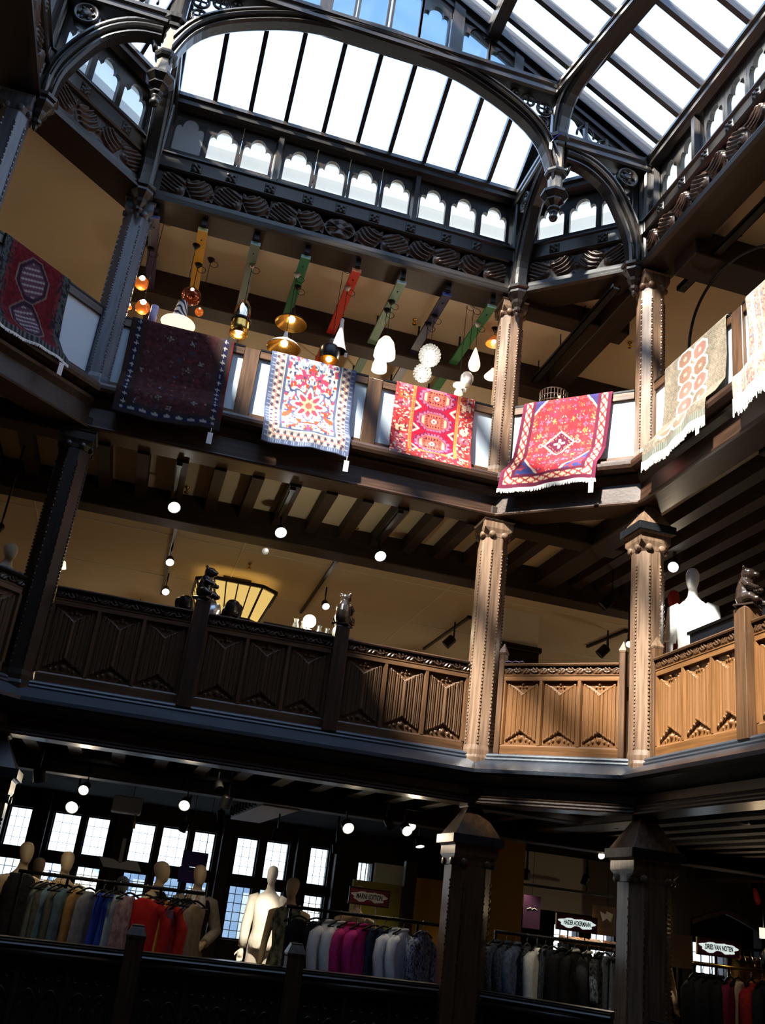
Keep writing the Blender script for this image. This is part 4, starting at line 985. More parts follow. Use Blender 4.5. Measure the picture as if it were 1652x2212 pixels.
def carpet(i, sa, sb, sa2, sb2, zbot, fn, label, fringe=.05, tagside=None, nu=110, nv=150, sway=0.):
    # i side; sa..sb along the rail, sa2..sb2 at the hem; hangs from inside the rail over the ledge
    p, t, n, L, rz = side(i)
    r = empty('carpet', (p.x,p.y,0), rz, label, 'carpet', 'carpets hung over the top balustrade')
    path = [(-.085,7.62),(-.075,8.10),(-.05,8.136),(.0,8.143),(.058,8.136),(.070,8.10),(.066,7.7),(.088,7.42),(.20,7.25),(.30,7.15),(.312,7.08)]+([(.315,zbot)] if zbot < 7.06 else [])
    if zbot > 7.10: path = [(-.085,7.62),(-.075,8.10),(-.05,8.136),(.0,8.143),(.058,8.136),(.070,8.10),(.068,7.8),(.10,7.4),(.225,zbot)]
    P = [Vector((0,-o,z)) for o, z in path]; ds = [0]
    for k in range(1, len(P)): ds.append(ds[-1]+(P[k]-P[k-1]).length)
    vtop = ds[4]; tot = ds[-1]
    tt = np.linspace(0, tot, nv); ys = np.interp(tt, ds, [q.y for q in P]); zs = np.interp(tt, ds, [q.z for q in P]); vv = (tt-vtop)/(tot-vtop)
    uu = np.linspace(0, 1, nu); U, V = np.meshgrid(uu, vv); f = np.clip(V, 0, 1)
    A = sa+(sa2-sa)*f; B = sb+(sb2-sb)*f; X = A+(B-A)*U
    wav = np.clip(V, 0, 1)**1.5; Y = ys[:, None]-.012*wav*np.sin(U*9+sway*3)-.010*wav*np.sin(U*21+V*3)-.0*U; Z = zs[:, None]-.02*wav*np.sin(U*5+sway)+0*X
    vs = np.stack([X, Y, Z], -1).reshape(-1, 3); k = np.arange((nv-1)*(nu-1)); a = k//(nu-1)*nu+k % (nu-1)
    faces = np.stack([a, a+1, a+nu+1, a+nu], -1)
    me = bpy.data.meshes.new('pile'); me.from_pydata(vs.tolist(), [], faces.tolist()); me.polygons.foreach_set('use_smooth', [True]*len(me.polygons))
    C = fn(U, np.clip(V, 0, 1)); C = np.clip(C*(.9+.2*vn(U*90, V*110, 20))[..., None], 0, 1)
    ca_ = me.color_attributes.new('weave', 'FLOAT_COLOR', 'POINT'); ca_.data.foreach_set('color', np.concatenate([C.reshape(-1, 3), np.ones((nu*nv, 1))], 1).astype(np.float32).ravel())
    o = link('pile', me, 'woven_rug', r); s = o.modifiers.new('thick', 'SOLIDIFY'); s.thickness = .008; s.offset = 1
    if fringe:
        mb = MB(); last = vs.reshape(nv, nu, 3)[-1]
        for k in range(0, int(nu*1.6)):
            q = last[min(nu-1, int(k/1.6))]; w = .0045; l = fringe*(.8+.35*rnd.random()); dx = rnd.uniform(-.008,.008); x_ = q[0]+(k/1.6-int(k/1.6))*.008
            mb.add([(x_-w,q[1]-.004,q[2]+.004),(x_+w,q[1]-.004,q[2]+.004),(x_+w*.5+dx,q[1]-.008,q[2]-l),(x_-w*.5+dx,q[1]-.008,q[2]-l),(x_,q[1]+.004,q[2]),(x_+dx,q[1],q[2]-l)], [(0,1,2,3),(1,4,5,2),(4,0,3,5),(3,2,5),(0,4,1)])
        fo = mb.build('fringe', 'fringe', r); fo['kind'] = 'stuff'
    if tagside is not None:
        q = vs.reshape(nv, nu, 3)[-1][min(nu-1, int(tagside*(nu-1)))]
        mb = MB().box((q[0], q[1]-.02, q[2]-.11), (.055,.004,.13)); tg = mb.build('price_tag', 'paper_white', r)
        MB().tube([(q[0], q[1]-.012, q[2]+.01),(q[0], q[1]-.02, q[2]-.05)], .003, 4).build('string', 'paper_white', tg)
    return r
carpet(0, CW-4.41, CW-3.27, CW-4.36, CW-3.25, 6.85, rug_dark, 'large dark maroon carpet with navy flower borders beside the left column', 0, .93)
carpet(0, CW-2.84, CW-1.845, CW-2.80, CW-1.84, 6.90, rug_floral, 'cream and red floral carpet with a flower medallion and blue border', 0, .985, 130, 170, 1.)
carpet(0, CW-1.355, CW-.385, CW-1.375, CW-.40, 7.13, rug_bokhara, 'crimson carpet with three octagonal orange medallions in a column', 0, None, 130, 150, 2.)
carpet(1, .29, 1.34, .14, 1.24, 6.93, rug_diamond, 'red carpet with a central diamond and cream cross border on the angled corner', .05, .97, 130, 160, .5)
carpet(2, .44, 1.55, .44, 1.53, 6.95, rug_lattice, 'faded beige carpet with rows of pale outlined octagons, nearest the right column', .10, .94, 120, 150, .3)
carpet(2, 1.86, 3.05, 1.98, 3.15, 6.92, rug_pale, 'pale pinkish worn carpet with long white fringe at the right edge of the photo', .17, None, 110, 140, 1.4)
pD, tD, nD, LD, rD = side(7)
carpet(7, .27, 1.09, .32, 1.17, 7.06, rug_twomed, 'dark red carpet with two striped hexagons on the far left corner', .03, .90, 100, 140, .8)

# ================================================================ painted battens and the lamps of the top gallery
BAT = [(-4.45,(.045,.03,.075),(.12,.13,.4),'dark violet','leftmost, half hidden by the column'),(-3.89,(.62,.33,.02),(.75,.75,.35),'mustard yellow','over the copper globe lamp'),
 (-3.265,(.13,.19,.15),(.35,.62,.72),'grey-green','over the chrome cylinder lamp'),(-2.655,(.03,.20,.09),(.35,.70,.62),'deep green','over the two wide brass-lined lamps'),
 (-2.025,(.55,.03,.012),(.85,.35,.18),'bright red','over the tall white funnel lamp'),(-1.455,(.19,.34,.25),(.5,.75,.78),'sage green','over the white bell lamps'),
 (-.868,(.012,.016,.06),(.06,.12,.5),'navy blue','over the glass bubble lamps'),(-.278,(.05,.23,.09),(.4,.78,.75),'leaf green','beside the right column, over white teardrop lamp')]
for k, (x, c0, c1, cn, wh) in enumerate(BAT):
    nm = 'paint_%d' % k; noisy(nm, tuple(q*.9 for q in c0), c0, .45, (6,2,6)); pbr(nm+'e', c1, .5)
    e = empty('painted_batten', (x, 0, 9.5), 0, cn+' painted wooden batten under the ceiling, '+wh, 'batten', 'painted battens for the lamps')
    MB().span(-.058,.058,-.05,3.4,-.018,.022).build('board', nm, e, .003)
    MB().span(-.058,.058,-.062,-.05,-.018,.022).build('end_grain', nm+'e', e)  # paler colour stands for skylight on the cut end
    c = MB(); c.span(-.03,.03,-.10,.02,.022,.034).span(-.03,.03,-.10,-.09,.02,.14).span(-.012,.012,-.05,-.03,.03,.30); c.build('clamp', 'black_metal', e)
    h = MB(); h.lathe([(.0,-.03),(.008,-.03),(.008,-.015)], (0,.12,0), 8); h.build('screw', 'black_metal', e)
    for yy in (1.2, 2.6): MB().span(-.012,.012,yy-.01,yy+.01,.02,.30).build('hanging_rod', 'black_metal', e)
def lamp(name, px, py, yd, label, build, batt=None, rose='smoke_black', cord=True, loop=True, top=0., grp='hanging lamps on the top gallery'):
    c = aty(px, py, yd); e = empty(name, c, 0, label, 'lamp', grp); build(e)
    if batt is None: batt = 9.484 if min(abs(c.x-b[0]) for b in BAT) < .06 else 9.80
    if cord:
        MB().tube([(0,0,top),(0,0,batt-c.z)], .004, 5).build('cord', 'black_metal', e)
        MB().lathe([(.0,-.055),(.015,-.055),(.05,-.0),(.05,.0),(0,.0)], (0,0,batt-c.z), 12).build('ceiling_rose', rose, e)
        if loop: MB().tube([(.05*math.cos(q)+.05, .0, .035*math.sin(q)*1.3+batt-c.z-.07) for q in [2*PI*j/12 for j in range(13)]], .004, 4).build('spare_cable', 'black_metal', e)
    return e
def pt(e, col, w, z=0., r=.03):
    l = bpy.data.lights.new('glow', 'POINT'); l.energy = w; l.color = col; l.shadow_soft_size = r; o = bpy.data.objects.new('glow', l); COL.objects.link(o); o.parent = e; o.location = (0,0,z); return o
WARM = (1.,.72,.42)
def b_globe(r_, mat, bulb='bulb_warm', br=.035, w=1.2, sz=(1,1,1)):
    def f(e):
        MB().ball((0,0,0), r_, 18, 12, sz).build('glass_globe', mat, e); MB().ball((0,-r_*.99,.02), br*.35, 8, 6, (1,.3,1)).build('bulb_glint', bulb, e)
        MB().lathe([(.018,r_*.8),(.022,r_*1.05),(.012,r_*1.25)], (0,0,0), 10).build('socket', 'brass', e)
    return f
def b_clearglobe(r_, w):
    def f(e):
        MB().ball((0,0,0), r_, 18, 12).build('glass_globe', 'amber_glass', e)
        MB().ball((0,-r_*.82,.02), r_*.42, 12, 8, (1,.6,1.2)).build('bulb', 'bulb_warm', e); MB().lathe([(.018,r_*.85),(.022,r_*1.1)], (0,0,0), 10).build('socket', 'brass', e); pt(e, WARM, w, -r_-.05)
    return f
lamp('globe_lamp', 306, 612, .55, 'amber glass globe lamp with a bright bulb, upper of two beside the left column', b_clearglobe(.085, 3), top=.09)
lamp('globe_lamp', 308, 664, .30, 'amber glass globe lamp touching the rail, lower of two beside the left column', b_clearglobe(.085, 3), top=.09)
lamp('globe_lamp', 279, 664, .9, 'small amber globe lamp almost hidden by the left column', b_clearglobe(.035, 1), top=.04, loop=False)
def b_bare(e):
    MB().ball((0,0,0), .035, 10, 8).build('bulb', 'bulb_warm', e); MB().lathe([(.02,-.13),(.028,-.12),(.02,-.11),(.028,-.10),(.02,-.09),(.028,-.08),(.02,-.07),(.02,-.03)], (0,0,0), 10).build('ribbed_stem', 'brass', e)
lamp('bare_bulb_lamp', 289, 607, .8, 'bare bulb on a ribbed brass stem at the edge of the left column', b_bare, top=.03, loop=False)
lamp('globe_lamp', 413, 640, .62, 'round copper-red mirrored globe lamp above the zebra shade', b_globe(.125, 'copper_glass', br=.06, sz=(1,1,.88)), top=.12, rose='smoke_black')
lamp('globe_lamp', 430, 674, .9, 'small amber lamp just right of the zebra shade', b_globe(.055, 'amber_glass', br=.03), top=.05)
zm = pbr('zebra_print', (.8,.78,.72), .6); nt = zm.node_tree; wv = nt.nodes.new('ShaderNodeTexWave'); cr = nt.nodes.new('ShaderNodeValToRGB'); tcn = nt.nodes.new('ShaderNodeTexCoord')
wv.inputs['Scale'].default_value = 7.; wv.inputs['Distortion'].default_value = 5.; wv.bands_direction = 'DIAGONAL'; nt.links.new(tcn.outputs['Object'], wv.inputs[0]); nt.links.new(wv.outputs['Fac'], cr.inputs[0]); cr.color_ramp.interpolation = 'CONSTANT'
cr.color_ramp.elements[0].color = (.02,.02,.03,1); cr.color_ramp.elements[1].position = .45; cr.color_ramp.elements[1].color = (.8,.78,.75,1); nt.links.new(cr.outputs[0], nt.nodes['Principled BSDF'].inputs['Base Color'])
def b_zebra(e):
    MB().shell([(.055,.20),(.07,.10),(.09,.0),(.10,-.04)], (0,0,0), 20).build('zebra_neck', 'zebra_print', e)
    MB().lathe([(.10,-.04),(.19,-.085),(.20,-.10),(.19,-.11),(.12,-.085),(.0,-.075)], (0,0,0), 24).build('brim', 'shade_glow', e)
lamp('zebra_lamp', 388, 684, .25, 'lampshade with zebra-striped neck and wide cream brim behind dark carpet', b_zebra, top=.2, loop=False)
def b_candle(e): MB().shell([(0,-.2),(.045,-.2),(.045,.06),(.04,.06),(.04,-.04),(0,-.04)], (0,0,0), 16).build('jar', pbr('lilac_jar', (.5,.45,.75), .2), e)
c = aty(333, 672, .12); e = empty('glass_jar', (c.x, c.y, c.z), 0, 'lilac and white glass jar on the shelf behind the dark carpet', 'jar'); b_candle(e)
e = empty('display_shelf', (c.x-.15,.13,7.06), 0, 'narrow dark shelf standing just behind the dark carpet', 'shelf'); MB().span(.02,.28,-.06,.10,c.z-.22-7.06,c.z-.20-7.06).build('shelf_board', 'brown_oak_x', e)
for sx in (.04,.26): MB().span(sx-.015,sx+.015,-.04,.08,0,c.z-.22-7.06).build('leg', 'brown_oak_z', e)
def b_cyl(e):
    MB().shell([(.02,.27),(.05,.25),(.095,.16),(.105,.06),(.105,.0)], (0,0,0), 22).build('upper_glass', 'chrome', e)
    MB().lathe([(.108,.0),(.122,-.005),(.122,-.03),(.108,-.035)], (0,0,0), 22).build('middle_ring', 'smoke_black', e); MB().lathe([(0,-.03),(.108,-.031)], (0,0,0), 22).build('reflector', 'smoke_black', e)
    MB().shell([(.105,-.035),(.11,-.12),(.108,-.22),(.104,-.22),(.104,-.04)], (0,0,0), 22).build('lower_glass', 'gold_spun', e)
    MB().ball((0,-.03,-.17), .045, 10, 8, (1,1,1.3)).build('bulb', 'bulb_warm', e); MB().ball((-.02,-.10,.10), .022, 8, 8, (1,.3,3)).build('glint', 'bulb_white', e); pt(e, WARM, 3, -.26)
lamp('cylinder_lamp', 521, 690, .35, 'mirrored chrome and gold cylinder lamp with a black ring', b_cyl, top=.27, rose='chrome')
def b_wide(out):
    def f(e):
        MB().shell([(.02,.16),(.028,.10),(.05,.06),(.17,-.02),(.205,-.06),(.207,-.065)], (0,0,0), 28).build('shade', out, e)
        MB().shell([(.015,.12),(.045,.045),(.165,-.028),(.20,-.066)], (0,0,0), 28).build('shade_lining', 'gold_spun', e)
        MB().ball((0,0,.0), .042, 12, 8).build('bulb', 'bulb_warm', e); pt(e, WARM, 4, -.06)
    return f
lamp('wide_lamp', 630, 690, .55, 'wide shallow black lamp with spun brass lining, upper of two on the deep green batten', b_wide('smoke_black'), top=.16)
lamp('wide_lamp', 614, 742, .30, 'wide shallow white lamp with brass lining just above the floral carpet', b_wide('shade_white'), top=.16, rose='shade_white')
def tg(e, x, z): MB().box((x,-.02,z), (.035,.004,.06)).build('price_tag', 'paper_white', e)
def b_tall(e):
    MB().shell([(.016,.26),(.024,.245),(.022,.20),(.03,.10),(.065,-.06),(.105,-.20)], (0,0,0), 24).build('shade', 'shade_white', e); MB().shell([(.02,.05),(.06,-.07),(.101,-.201)], (0,0,0), 24).build('shade_lining', 'gold_spun', e); tg(e, .10, -.24)
lamp('funnel_lamp', 734, 728, .30, 'tall white funnel-shaped lamp with gold lining on the red batten', b_tall, top=.26, rose='shade_white')
def b_pot(e):
    MB().shell([(.012,.22),(.03,.20),(.04,.13),(.10,.10),(.125,.06),(.125,-.03),(.115,-.08)], (0,0,0), 24).build('shade', 'smoke_black', e); MB().shell([(.03,.1),(.118,.03),(.11,-.08)], (0,0,0), 24).build('shade_lining', 'gold_spun', e); MB().ball((0,0,-.07), .035, 10, 8).build('bulb', 'bulb_warm', e)
lamp('pot_lamp', 712, 765, .30, 'squat black pot lamp partly behind the white funnel lamp', b_pot, top=.2, rose='shade_white')
def b_bell(k):
    def f(e):
        MB().shell([(.01,.17*k),(.05*k,.15*k),(.10*k,.08*k),(.128*k,-.03*k),(.135*k,-.12*k),(.128*k,-.125*k),(.12*k,-.03*k),(.09*k,.07*k),(0,.13*k)], (0,0,0), 24).build('shade', 'shade_glow', e)
        MB().ball((0,0,-.03*k), .05*k, 12, 8).build('bulb', 'bulb_white', e); pt(e, (1,.85,.65), 5*k, -.15*k)
    return f
lamp('bell_lamp', 832, 752, .35, 'large white porcelain bell lamp glowing on the sage batten', b_bell(1.), top=.17)
lamp('bell_lamp', 820, 787, .55, 'smaller glowing white bell lamp just below the large bell', b_bell(.72), top=.12)
def b_urchin(r_, w, n):
    def f(e):
        mb = MB(); ga_ = PI*(3-5**.5)
        for k in range(n):
            z = 1-2*(k+.5)/n; q = math.sqrt(1-z*z); mb.ball((r_*q*math.cos(ga_*k), r_*q*math.sin(ga_*k), r_*z*1.08), r_*.155, 8, 6)
        b = mb.build('glass_bubbles', 'bubble_glass', e); b['kind'] = 'stuff'
        MB().ball((0,0,0), r_*.55, 14, 10).build('bulb', 'bulb_white', e); pt(e, (1,.92,.8), w, -r_*1.35)
    return f
lamp('bubble_lamp', 928, 768, .42, 'large round lamp made of many clear glass bubbles on the navy batten', b_urchin(.125, 6, 130), top=.14)
lamp('bubble_lamp', 912, 806, .62, 'lower glass bubble lamp half hidden behind the crimson carpet', b_urchin(.105, 3, 110), top=.12)
def b_drop(e): MB().shell([(.003,.19),(.02,.15),(.05,.05),(.072,-.03),(.076,-.08),(.06,-.13),(.03,-.155),(0,-.16)], (0,0,0), 20).build('shade', 'shade_glow', e)
lamp('teardrop_lamp', 1025, 778, .35, 'white teardrop lamp hanging near the right column', b_drop, top=.19, rose='shade_white')
def b_cup(e): MB().shell([(.012,.10),(.05,.09),(.078,.05),(.08,-.02),(.06,-.08),(.045,-.10),(0,-.10)], (0,0,0), 20).build('shade', 'shade_white', e); tg(e, -.02, -.17)
lamp('cup_lamp', 1008, 820, .45, 'small rounded white lamp below the teardrop lamp', b_cup, top=.1, rose='shade_white')
def b_spool(e): MB().shell([(.01,.07),(.03,.06),(.075,.045),(.078,.03),(.035,.015),(.03,-.02),(.05,-.06),(.055,-.09),(0,-.09)], (0,0,0), 20).build('shade', 'shade_glow', e)
lamp('spool_lamp', 991, 838, .40, 'small white spool-shaped lamp just above the crimson carpet', b_spool, top=.07, rose='shade_white')
def b_cone(col):
    def f(e): MB().shell([(.02,.07),(.03,.05),(.11,-.05),(.11,-.06)], (0,0,0), 20).build('shade', col, e); MB().ball((0,0,-.02), .03, 8, 6).build('bulb', 'bulb_warm', e); pt(e, WARM, 2, -.1)
    return f
lamp('cone_lamp', 1067, 735, .8, 'small orange cone lamp peeping out left of the right column', b_cone('amber_glass'), top=.07, loop=False)
lamp('cone_lamp', 1064, 806, .8, 'small cream cone lamp low beside the right column', b_cone('shade_glow'), top=.07, loop=False)
e = empty('spot_bulb', aty(538, 515, .12), 0, 'tiny round white spot bulb next to the grey-green batten end', 'lamp'); MB().ball((0,0,0), .035, 10, 8).build('bulb', 'bulb_white', e); MB().lathe([(.02,.02),(.025,.05),(.01,.15)], (0,0,0), 8).build('socket', 'black_metal', e)
# arc lamp, wicker shade, sprinklers
pts = [atx(x, y, CA+.5) for x, y in ((1488,760),(1492,715),(1503,672),(1524,628),(1555,588),(1592,556),(1630,537),(1668,528),(1710,532))]
e = empty('arc_lamp', (pts[0].x, pts[0].y, 7.06), 0, 'thin grey metal hoop of an arc lamp rising behind the beige carpet', 'lamp')
o = Vector((pts[0].x, pts[0].y, 7.06)); MB().tube(resample([Vector((0,0,.03)), Vector((0,0,.8))]+[q-o for q in pts], 50), .017, 7).build('arc', 'iron_band', e); MB().lathe([(0,0),(.16,0),(.16,.03),(0,.035)], (0,0,0), 20).build('base', 'black_metal', e)
q = pts[-1]-o; MB().shell([(.03,.0),(.12,-.10),(.14,-.16)], q, 18).build('lamp_shade', 'black_metal', e)
n_ = side(1)[2]; c = sxy(1, .47, -.42)
e = empty('lattice_floor_lamp', (c.x, c.y, 7.06), 0, 'brown lattice drum shade peeping over the rail beside the red diamond carpet', 'lamp')
mb = MB(); R_ = .17
for zz in (1.22,1.29,1.36,1.44): mb.tube([(R_*math.cos(2*PI*k/20), R_*math.sin(2*PI*k/20), zz) for k in range(20)], .008, 5, True)
for k in range(26): a = 2*PI*k/26; mb.tube([(R_*math.cos(a), R_*math.sin(a), 1.2),(R_*math.cos(a), R_*math.sin(a), 1.44)], .006, 4)
b = mb.build('lattice_shade', 'brown_oak_z', e); b['kind'] = 'stuff'; MB().ball((0.05,-.05,1.36), .05, 10, 8, (.6,.6,1)).build('yellow_bulb', 'lantern_glass', e); MB().tube([(0,0,0),(0,0,1.35)], .012, 6).build('pole', 'black_metal', e); MB().lathe([(0,0),(.12,0),(.12,.02),(0,.03)], (0,0,0), 16).build('base', 'black_metal', e)
for px, py, z, w in ((896,690,9.79,'between the sage and navy battens'),(1360,740,9.79,'left of the right-hand column'),(1597,497,9.79,'above the thin arc lamp')):
    c = atz(px, py, z); e = empty('sprinkler', (c.x, c.y, z), 0, 'tiny dark sprinkler head on the top ceiling, '+w, 'sprinkler'); MB().lathe([(0,0),(.03,0),(.03,-.01),(.012,-.015),(.012,-.06),(.03,-.065),(.03,-.075),(0,-.075)], (0,0,0), 10).build('sprinkler_head', 'brass', e)
# ================================================================ figures
def fuse(mb, voxel, name, mat, parent=None, loc=None, rz=None, smooth=2):
    me = mb.mesh(name+'_raw'); o = bpy.data.objects.new(name+'_raw', me); COL.objects.link(o)
    m = o.modifiers.new('r', 'REMESH'); m.mode = 'VOXEL'; m.voxel_size = voxel; m.use_smooth_shade = True
    if smooth: s = o.modifiers.new('s', 'SMOOTH'); s.iterations = smooth; s.factor = .5
    dg = bpy.context.evaluated_depsgraph_get(); dg.update(); me2 = bpy.data.meshes.new_from_object(o.evaluated_get(dg)); me2.name = name
    bpy.data.objects.remove(o); bpy.data.meshes.remove(me)
    me2.polygons.foreach_set('use_smooth', [True]*len(me2.polygons)); me2.materials.clear()
    return link(name, me2, mat, parent, loc, rz)
def hand(mb, wrist, d, up, s=1.):
    # palm, four fingers and a thumb, slightly curled
    d = Vector(d).normalized(); up = Vector(up); sd = d.cross(up).normalized(); up = sd.cross(d).normalized(); w = Vector(wrist)
    mb.tube([w, w+d*.04*s, w+d*.085*s], [.022*s,.034*s,.033*s], 8)
    for k, L in enumerate((.066,.078,.074,.056)):
        b = w+d*.08*s+sd*(k-1.5)*.019*s; mb.tube([b, b+d*L*.5*s-up*.008*s, b+d*L*.85*s-up*.030*s], [.0105*s,.0095*s,.007*s], 6)
    b = w+d*.025*s-sd*.026*s; mb.tube([b, b-sd*.032*s+d*.025*s, b-sd*.036*s+d*.058*s-up*.01*s], [.013*s,.011*s,.008*s], 6)
def figure(mb, H=1.75, arms=None, face=True, legs=True, lean=0., hd=(0,0)):
    # body in local space, facing -y, feet at z 0
    k = H/1.75; hx, hy = hd
    mb.ell([(0,-.005,.93*k,.135,.095),(0,0,1.0*k,.155,.11),(0,0,1.10*k,.125,.095),(0,-.005,1.22*k,.145,.105),(0,-.005,1.33*k,.165,.11),(0,.0,1.41*k,.15,.09),(0,.005,1.46*k,.09,.065),(hx*.3,.0+hy*.3,1.50*k,.052,.055),(hx*.7,-.01+hy*.7,1.56*k,.043,.048),(hx,-.012+hy,1.61*k,.042,.05)], 16)
    mb.ell([(hx,-.035+hy,1.535*k,.022,.026),(hx,-.036+hy,1.56*k,.042,.054),(hx,-.024+hy,1.60*k,.058,.076),(hx,-.012+hy,1.65*k,.068,.090),(hx,-.0+hy,1.70*k,.067,.088),(hx,.0+hy,1.735*k,.047,.062),(hx,.0+hy,1.75*k,.012,.015)], 16)
    if face:
        mb.ball((hx,-.108+hy,1.625*k), .013, 8, 6, (.8,1,1.7)); mb.ball((hx,-.098+hy,1.582*k), .018, 8, 6, (1.2,.6,.5))
        for s in (-1,1): mb.ball((hx+s*.074,.0+hy,1.63*k), .02, 8, 6, (.45,.8,1.5)); mb.ball((hx+s*.03,-.092+hy,1.645*k), .014, 8, 6, (1.2,.5,.7))
    if legs:
        for s in (-1,1):
            mb.tube([(s*.085,0,.97*k),(s*.09,-.01,.72*k),(s*.09,-.005,.50*k),(s*.09,.01,.38*k),(s*.09,.02,.10*k)], [.092,.080,.056,.055,.036], 10)
            mb.tube([(s*.09,.03,.06*k),(s*.095,-.06,.035*k),(s*.10,-.16,.025*k)], [.042,.040,.026], 8)
    arms = arms or {-1:[(-.185,.0,1.385),(-.235,.02,1.12),(-.235,-.05,.87)], 1:[(.185,.0,1.385),(.235,.02,1.12),(.235,-.05,.87)]}
    for s, A in arms.items():
        P = [Vector((a, b, c*k)) for a, b, c in A]
        mb.tube([Vector((s*.12,0,1.40*k)), P[0], P[0].lerp(P[1],.5), P[1], P[1].lerp(P[2],.5), P[2]], [.05,.056,.046,.038,.036,.024], 9)
        d = (P[2]-P[1]).normalized(); hand(mb, P[2], d, (0,1,0) if abs(d.y) < .8 else (0,0,1), k)
def gown(mb, secs, n=20, fold=.0, ph=0.):
    rings = []
    for j, (cx, cy, z, rx, ry) in enumerate(secs):
        f = fold*(j/(len(secs)-1))**1.5
        rings.append([Vector((cx+(rx*(1+f*math.sin(5*a+ph)))*math.cos(a), cy+(ry*(1+f*math.sin(4*a+ph*2)))*math.sin(a), z)) for a in [2*PI*k/n for k in range(n)]])
    mb.loft(rings)
CL = {}
def cm(col, print_=None, scale=40):
    key = (col, print_, scale)
    if key not in CL: CL[key] = cloth('cloth_%d' % len(CL), col, print_, scale).name
    return CL[key]
def mannequin(x, y, z, H, rz, label, skin, top, bottom=None, arms=None, sleeves=None, hd=(0,0), plinth=.12, longd=False, collar=None, vest=None, headless=False, nm='mannequin'):
    e = empty(nm, (x, y, z), rz, label, 'mannequin', 'shop mannequins' if nm == 'mannequin' else None)
    if plinth: MB().lathe([(0,0),(.22,0),(.22,.02),(.02,.03),(.02,plinth),(0,plinth)], (0,0,0), 18).build('stand', 'steel', e)
    mb = MB(); figure(mb, H, arms, False, True, 0., hd)
    b = fuse(mb, .011, 'body', skin, e, (0,0,plinth))
    k = H/1.75
    if top:
        mb = MB()
        if longd: gown(mb, [(0,.0,1.455*k,.10,.075),(0,-.0,1.41*k,.165,.10),(0,-.005,1.33*k,.180,.124),(0,0,1.20*k,.160,.118),(0,0,1.08*k,.145,.112),(0,0,.95*k,.18,.135),(0,0,.70*k,.20,.16),(0,0,.45*k,.23,.19)], 24, .10)
        else: gown(mb, [(0,.0,1.455*k,.10,.075),(0,-.0,1.41*k,.165,.10),(0,-.005,1.33*k,.180,.124),(0,0,1.20*k,.162,.12),(0,0,1.08*k,.15,.115),(0,0,.95*k,.178,.132),(0,0,.86*k,.185,.14)], 24, .05)
        mb.build('garment_top', top, e, 0, (0,0,plinth))
    if sleeves:
        for s, A in (arms or {-1:[(-.185,.0,1.385),(-.235,.02,1.12),(-.235,-.05,.87)], 1:[(.185,.0,1.385),(.235,.02,1.12),(.235,-.05,.87)]}).items():
            P = [Vector((a, b_, c*k)) for a, b_, c in A]; f = sleeves[1]
            L = [Vector((s*.13,0,1.40*k)), P[0], P[0].lerp(P[1],.5), P[1]]+([P[1].lerp(P[2],.5), P[1].lerp(P[2],.92)] if f > .6 else [])
            MB().tube(L, [.062,.075,.068,.062,.056,.05][:len(L)], 12).build('sleeve', sleeves[0], e, 0, (0,0,plinth))
    if bottom:
        mb = MB()
        mb.ell([(0,0,1.06*k,.15,.115),(0,0,.98*k,.175,.132),(0,0,.90*k,.18,.135),(0,0,.84*k,.17,.12)], 18)
        for s in (-1,1): mb.tube([(s*.085,0,.90*k),(s*.095,-.005,.70*k),(s*.095,0,.45*k),(s*.095,.01,.10*k)], [.098,.092,.075,.065], 12)
        fuse(mb, .014, 'trousers', bottom, e, (0,0,plinth))
    if vest:
        mb = MB(); gown(mb, [(0,.004,1.44*k,.125,.085),(0,.0,1.40*k,.178,.108),(0,0,1.31*k,.192,.132),(0,0,1.18*k,.172,.126),(0,0,1.05*k,.168,.126),(0,0,.93*k,.19,.142)], 24, .02); v = mb.build('vest', vest, e, 0, (0,0,plinth))
        bm = bmesh.new(); bm.from_mesh(v.data); bmesh.ops.delete(bm, geom=[f for f in bm.faces if f.calc_center_median().y < -.06 and abs(f.calc_center_median().x) < .075 or len(f.verts) > 8], context='FACES'); bm.to_mesh(v.data); bm.free()
    if collar:
        mb = MB(); mb.tube([(.075*math.cos(a), .065*math.sin(a)+.004, 1.475*k-.012*math.sin(a)) for a in [2*PI*q/14 for q in range(14)]], .022, 7, True)
        mb.tube(resample([(-.06,-.06,1.46*k),(-.045,-.125,1.38*k),(-.03,-.135,1.22*k)], 8), [.022,.03,.034,.036,.036,.034,.03,.024], 8); mb.tube(resample([(.06,-.06,1.46*k),(.03,-.13,1.36*k),(.0,-.135,1.28*k)], 8), [.022,.03,.036,.038,.036,.032,.028,.02], 8)
        mb.build('scarf', collar, e, 0, (0,0,plinth))
    return e
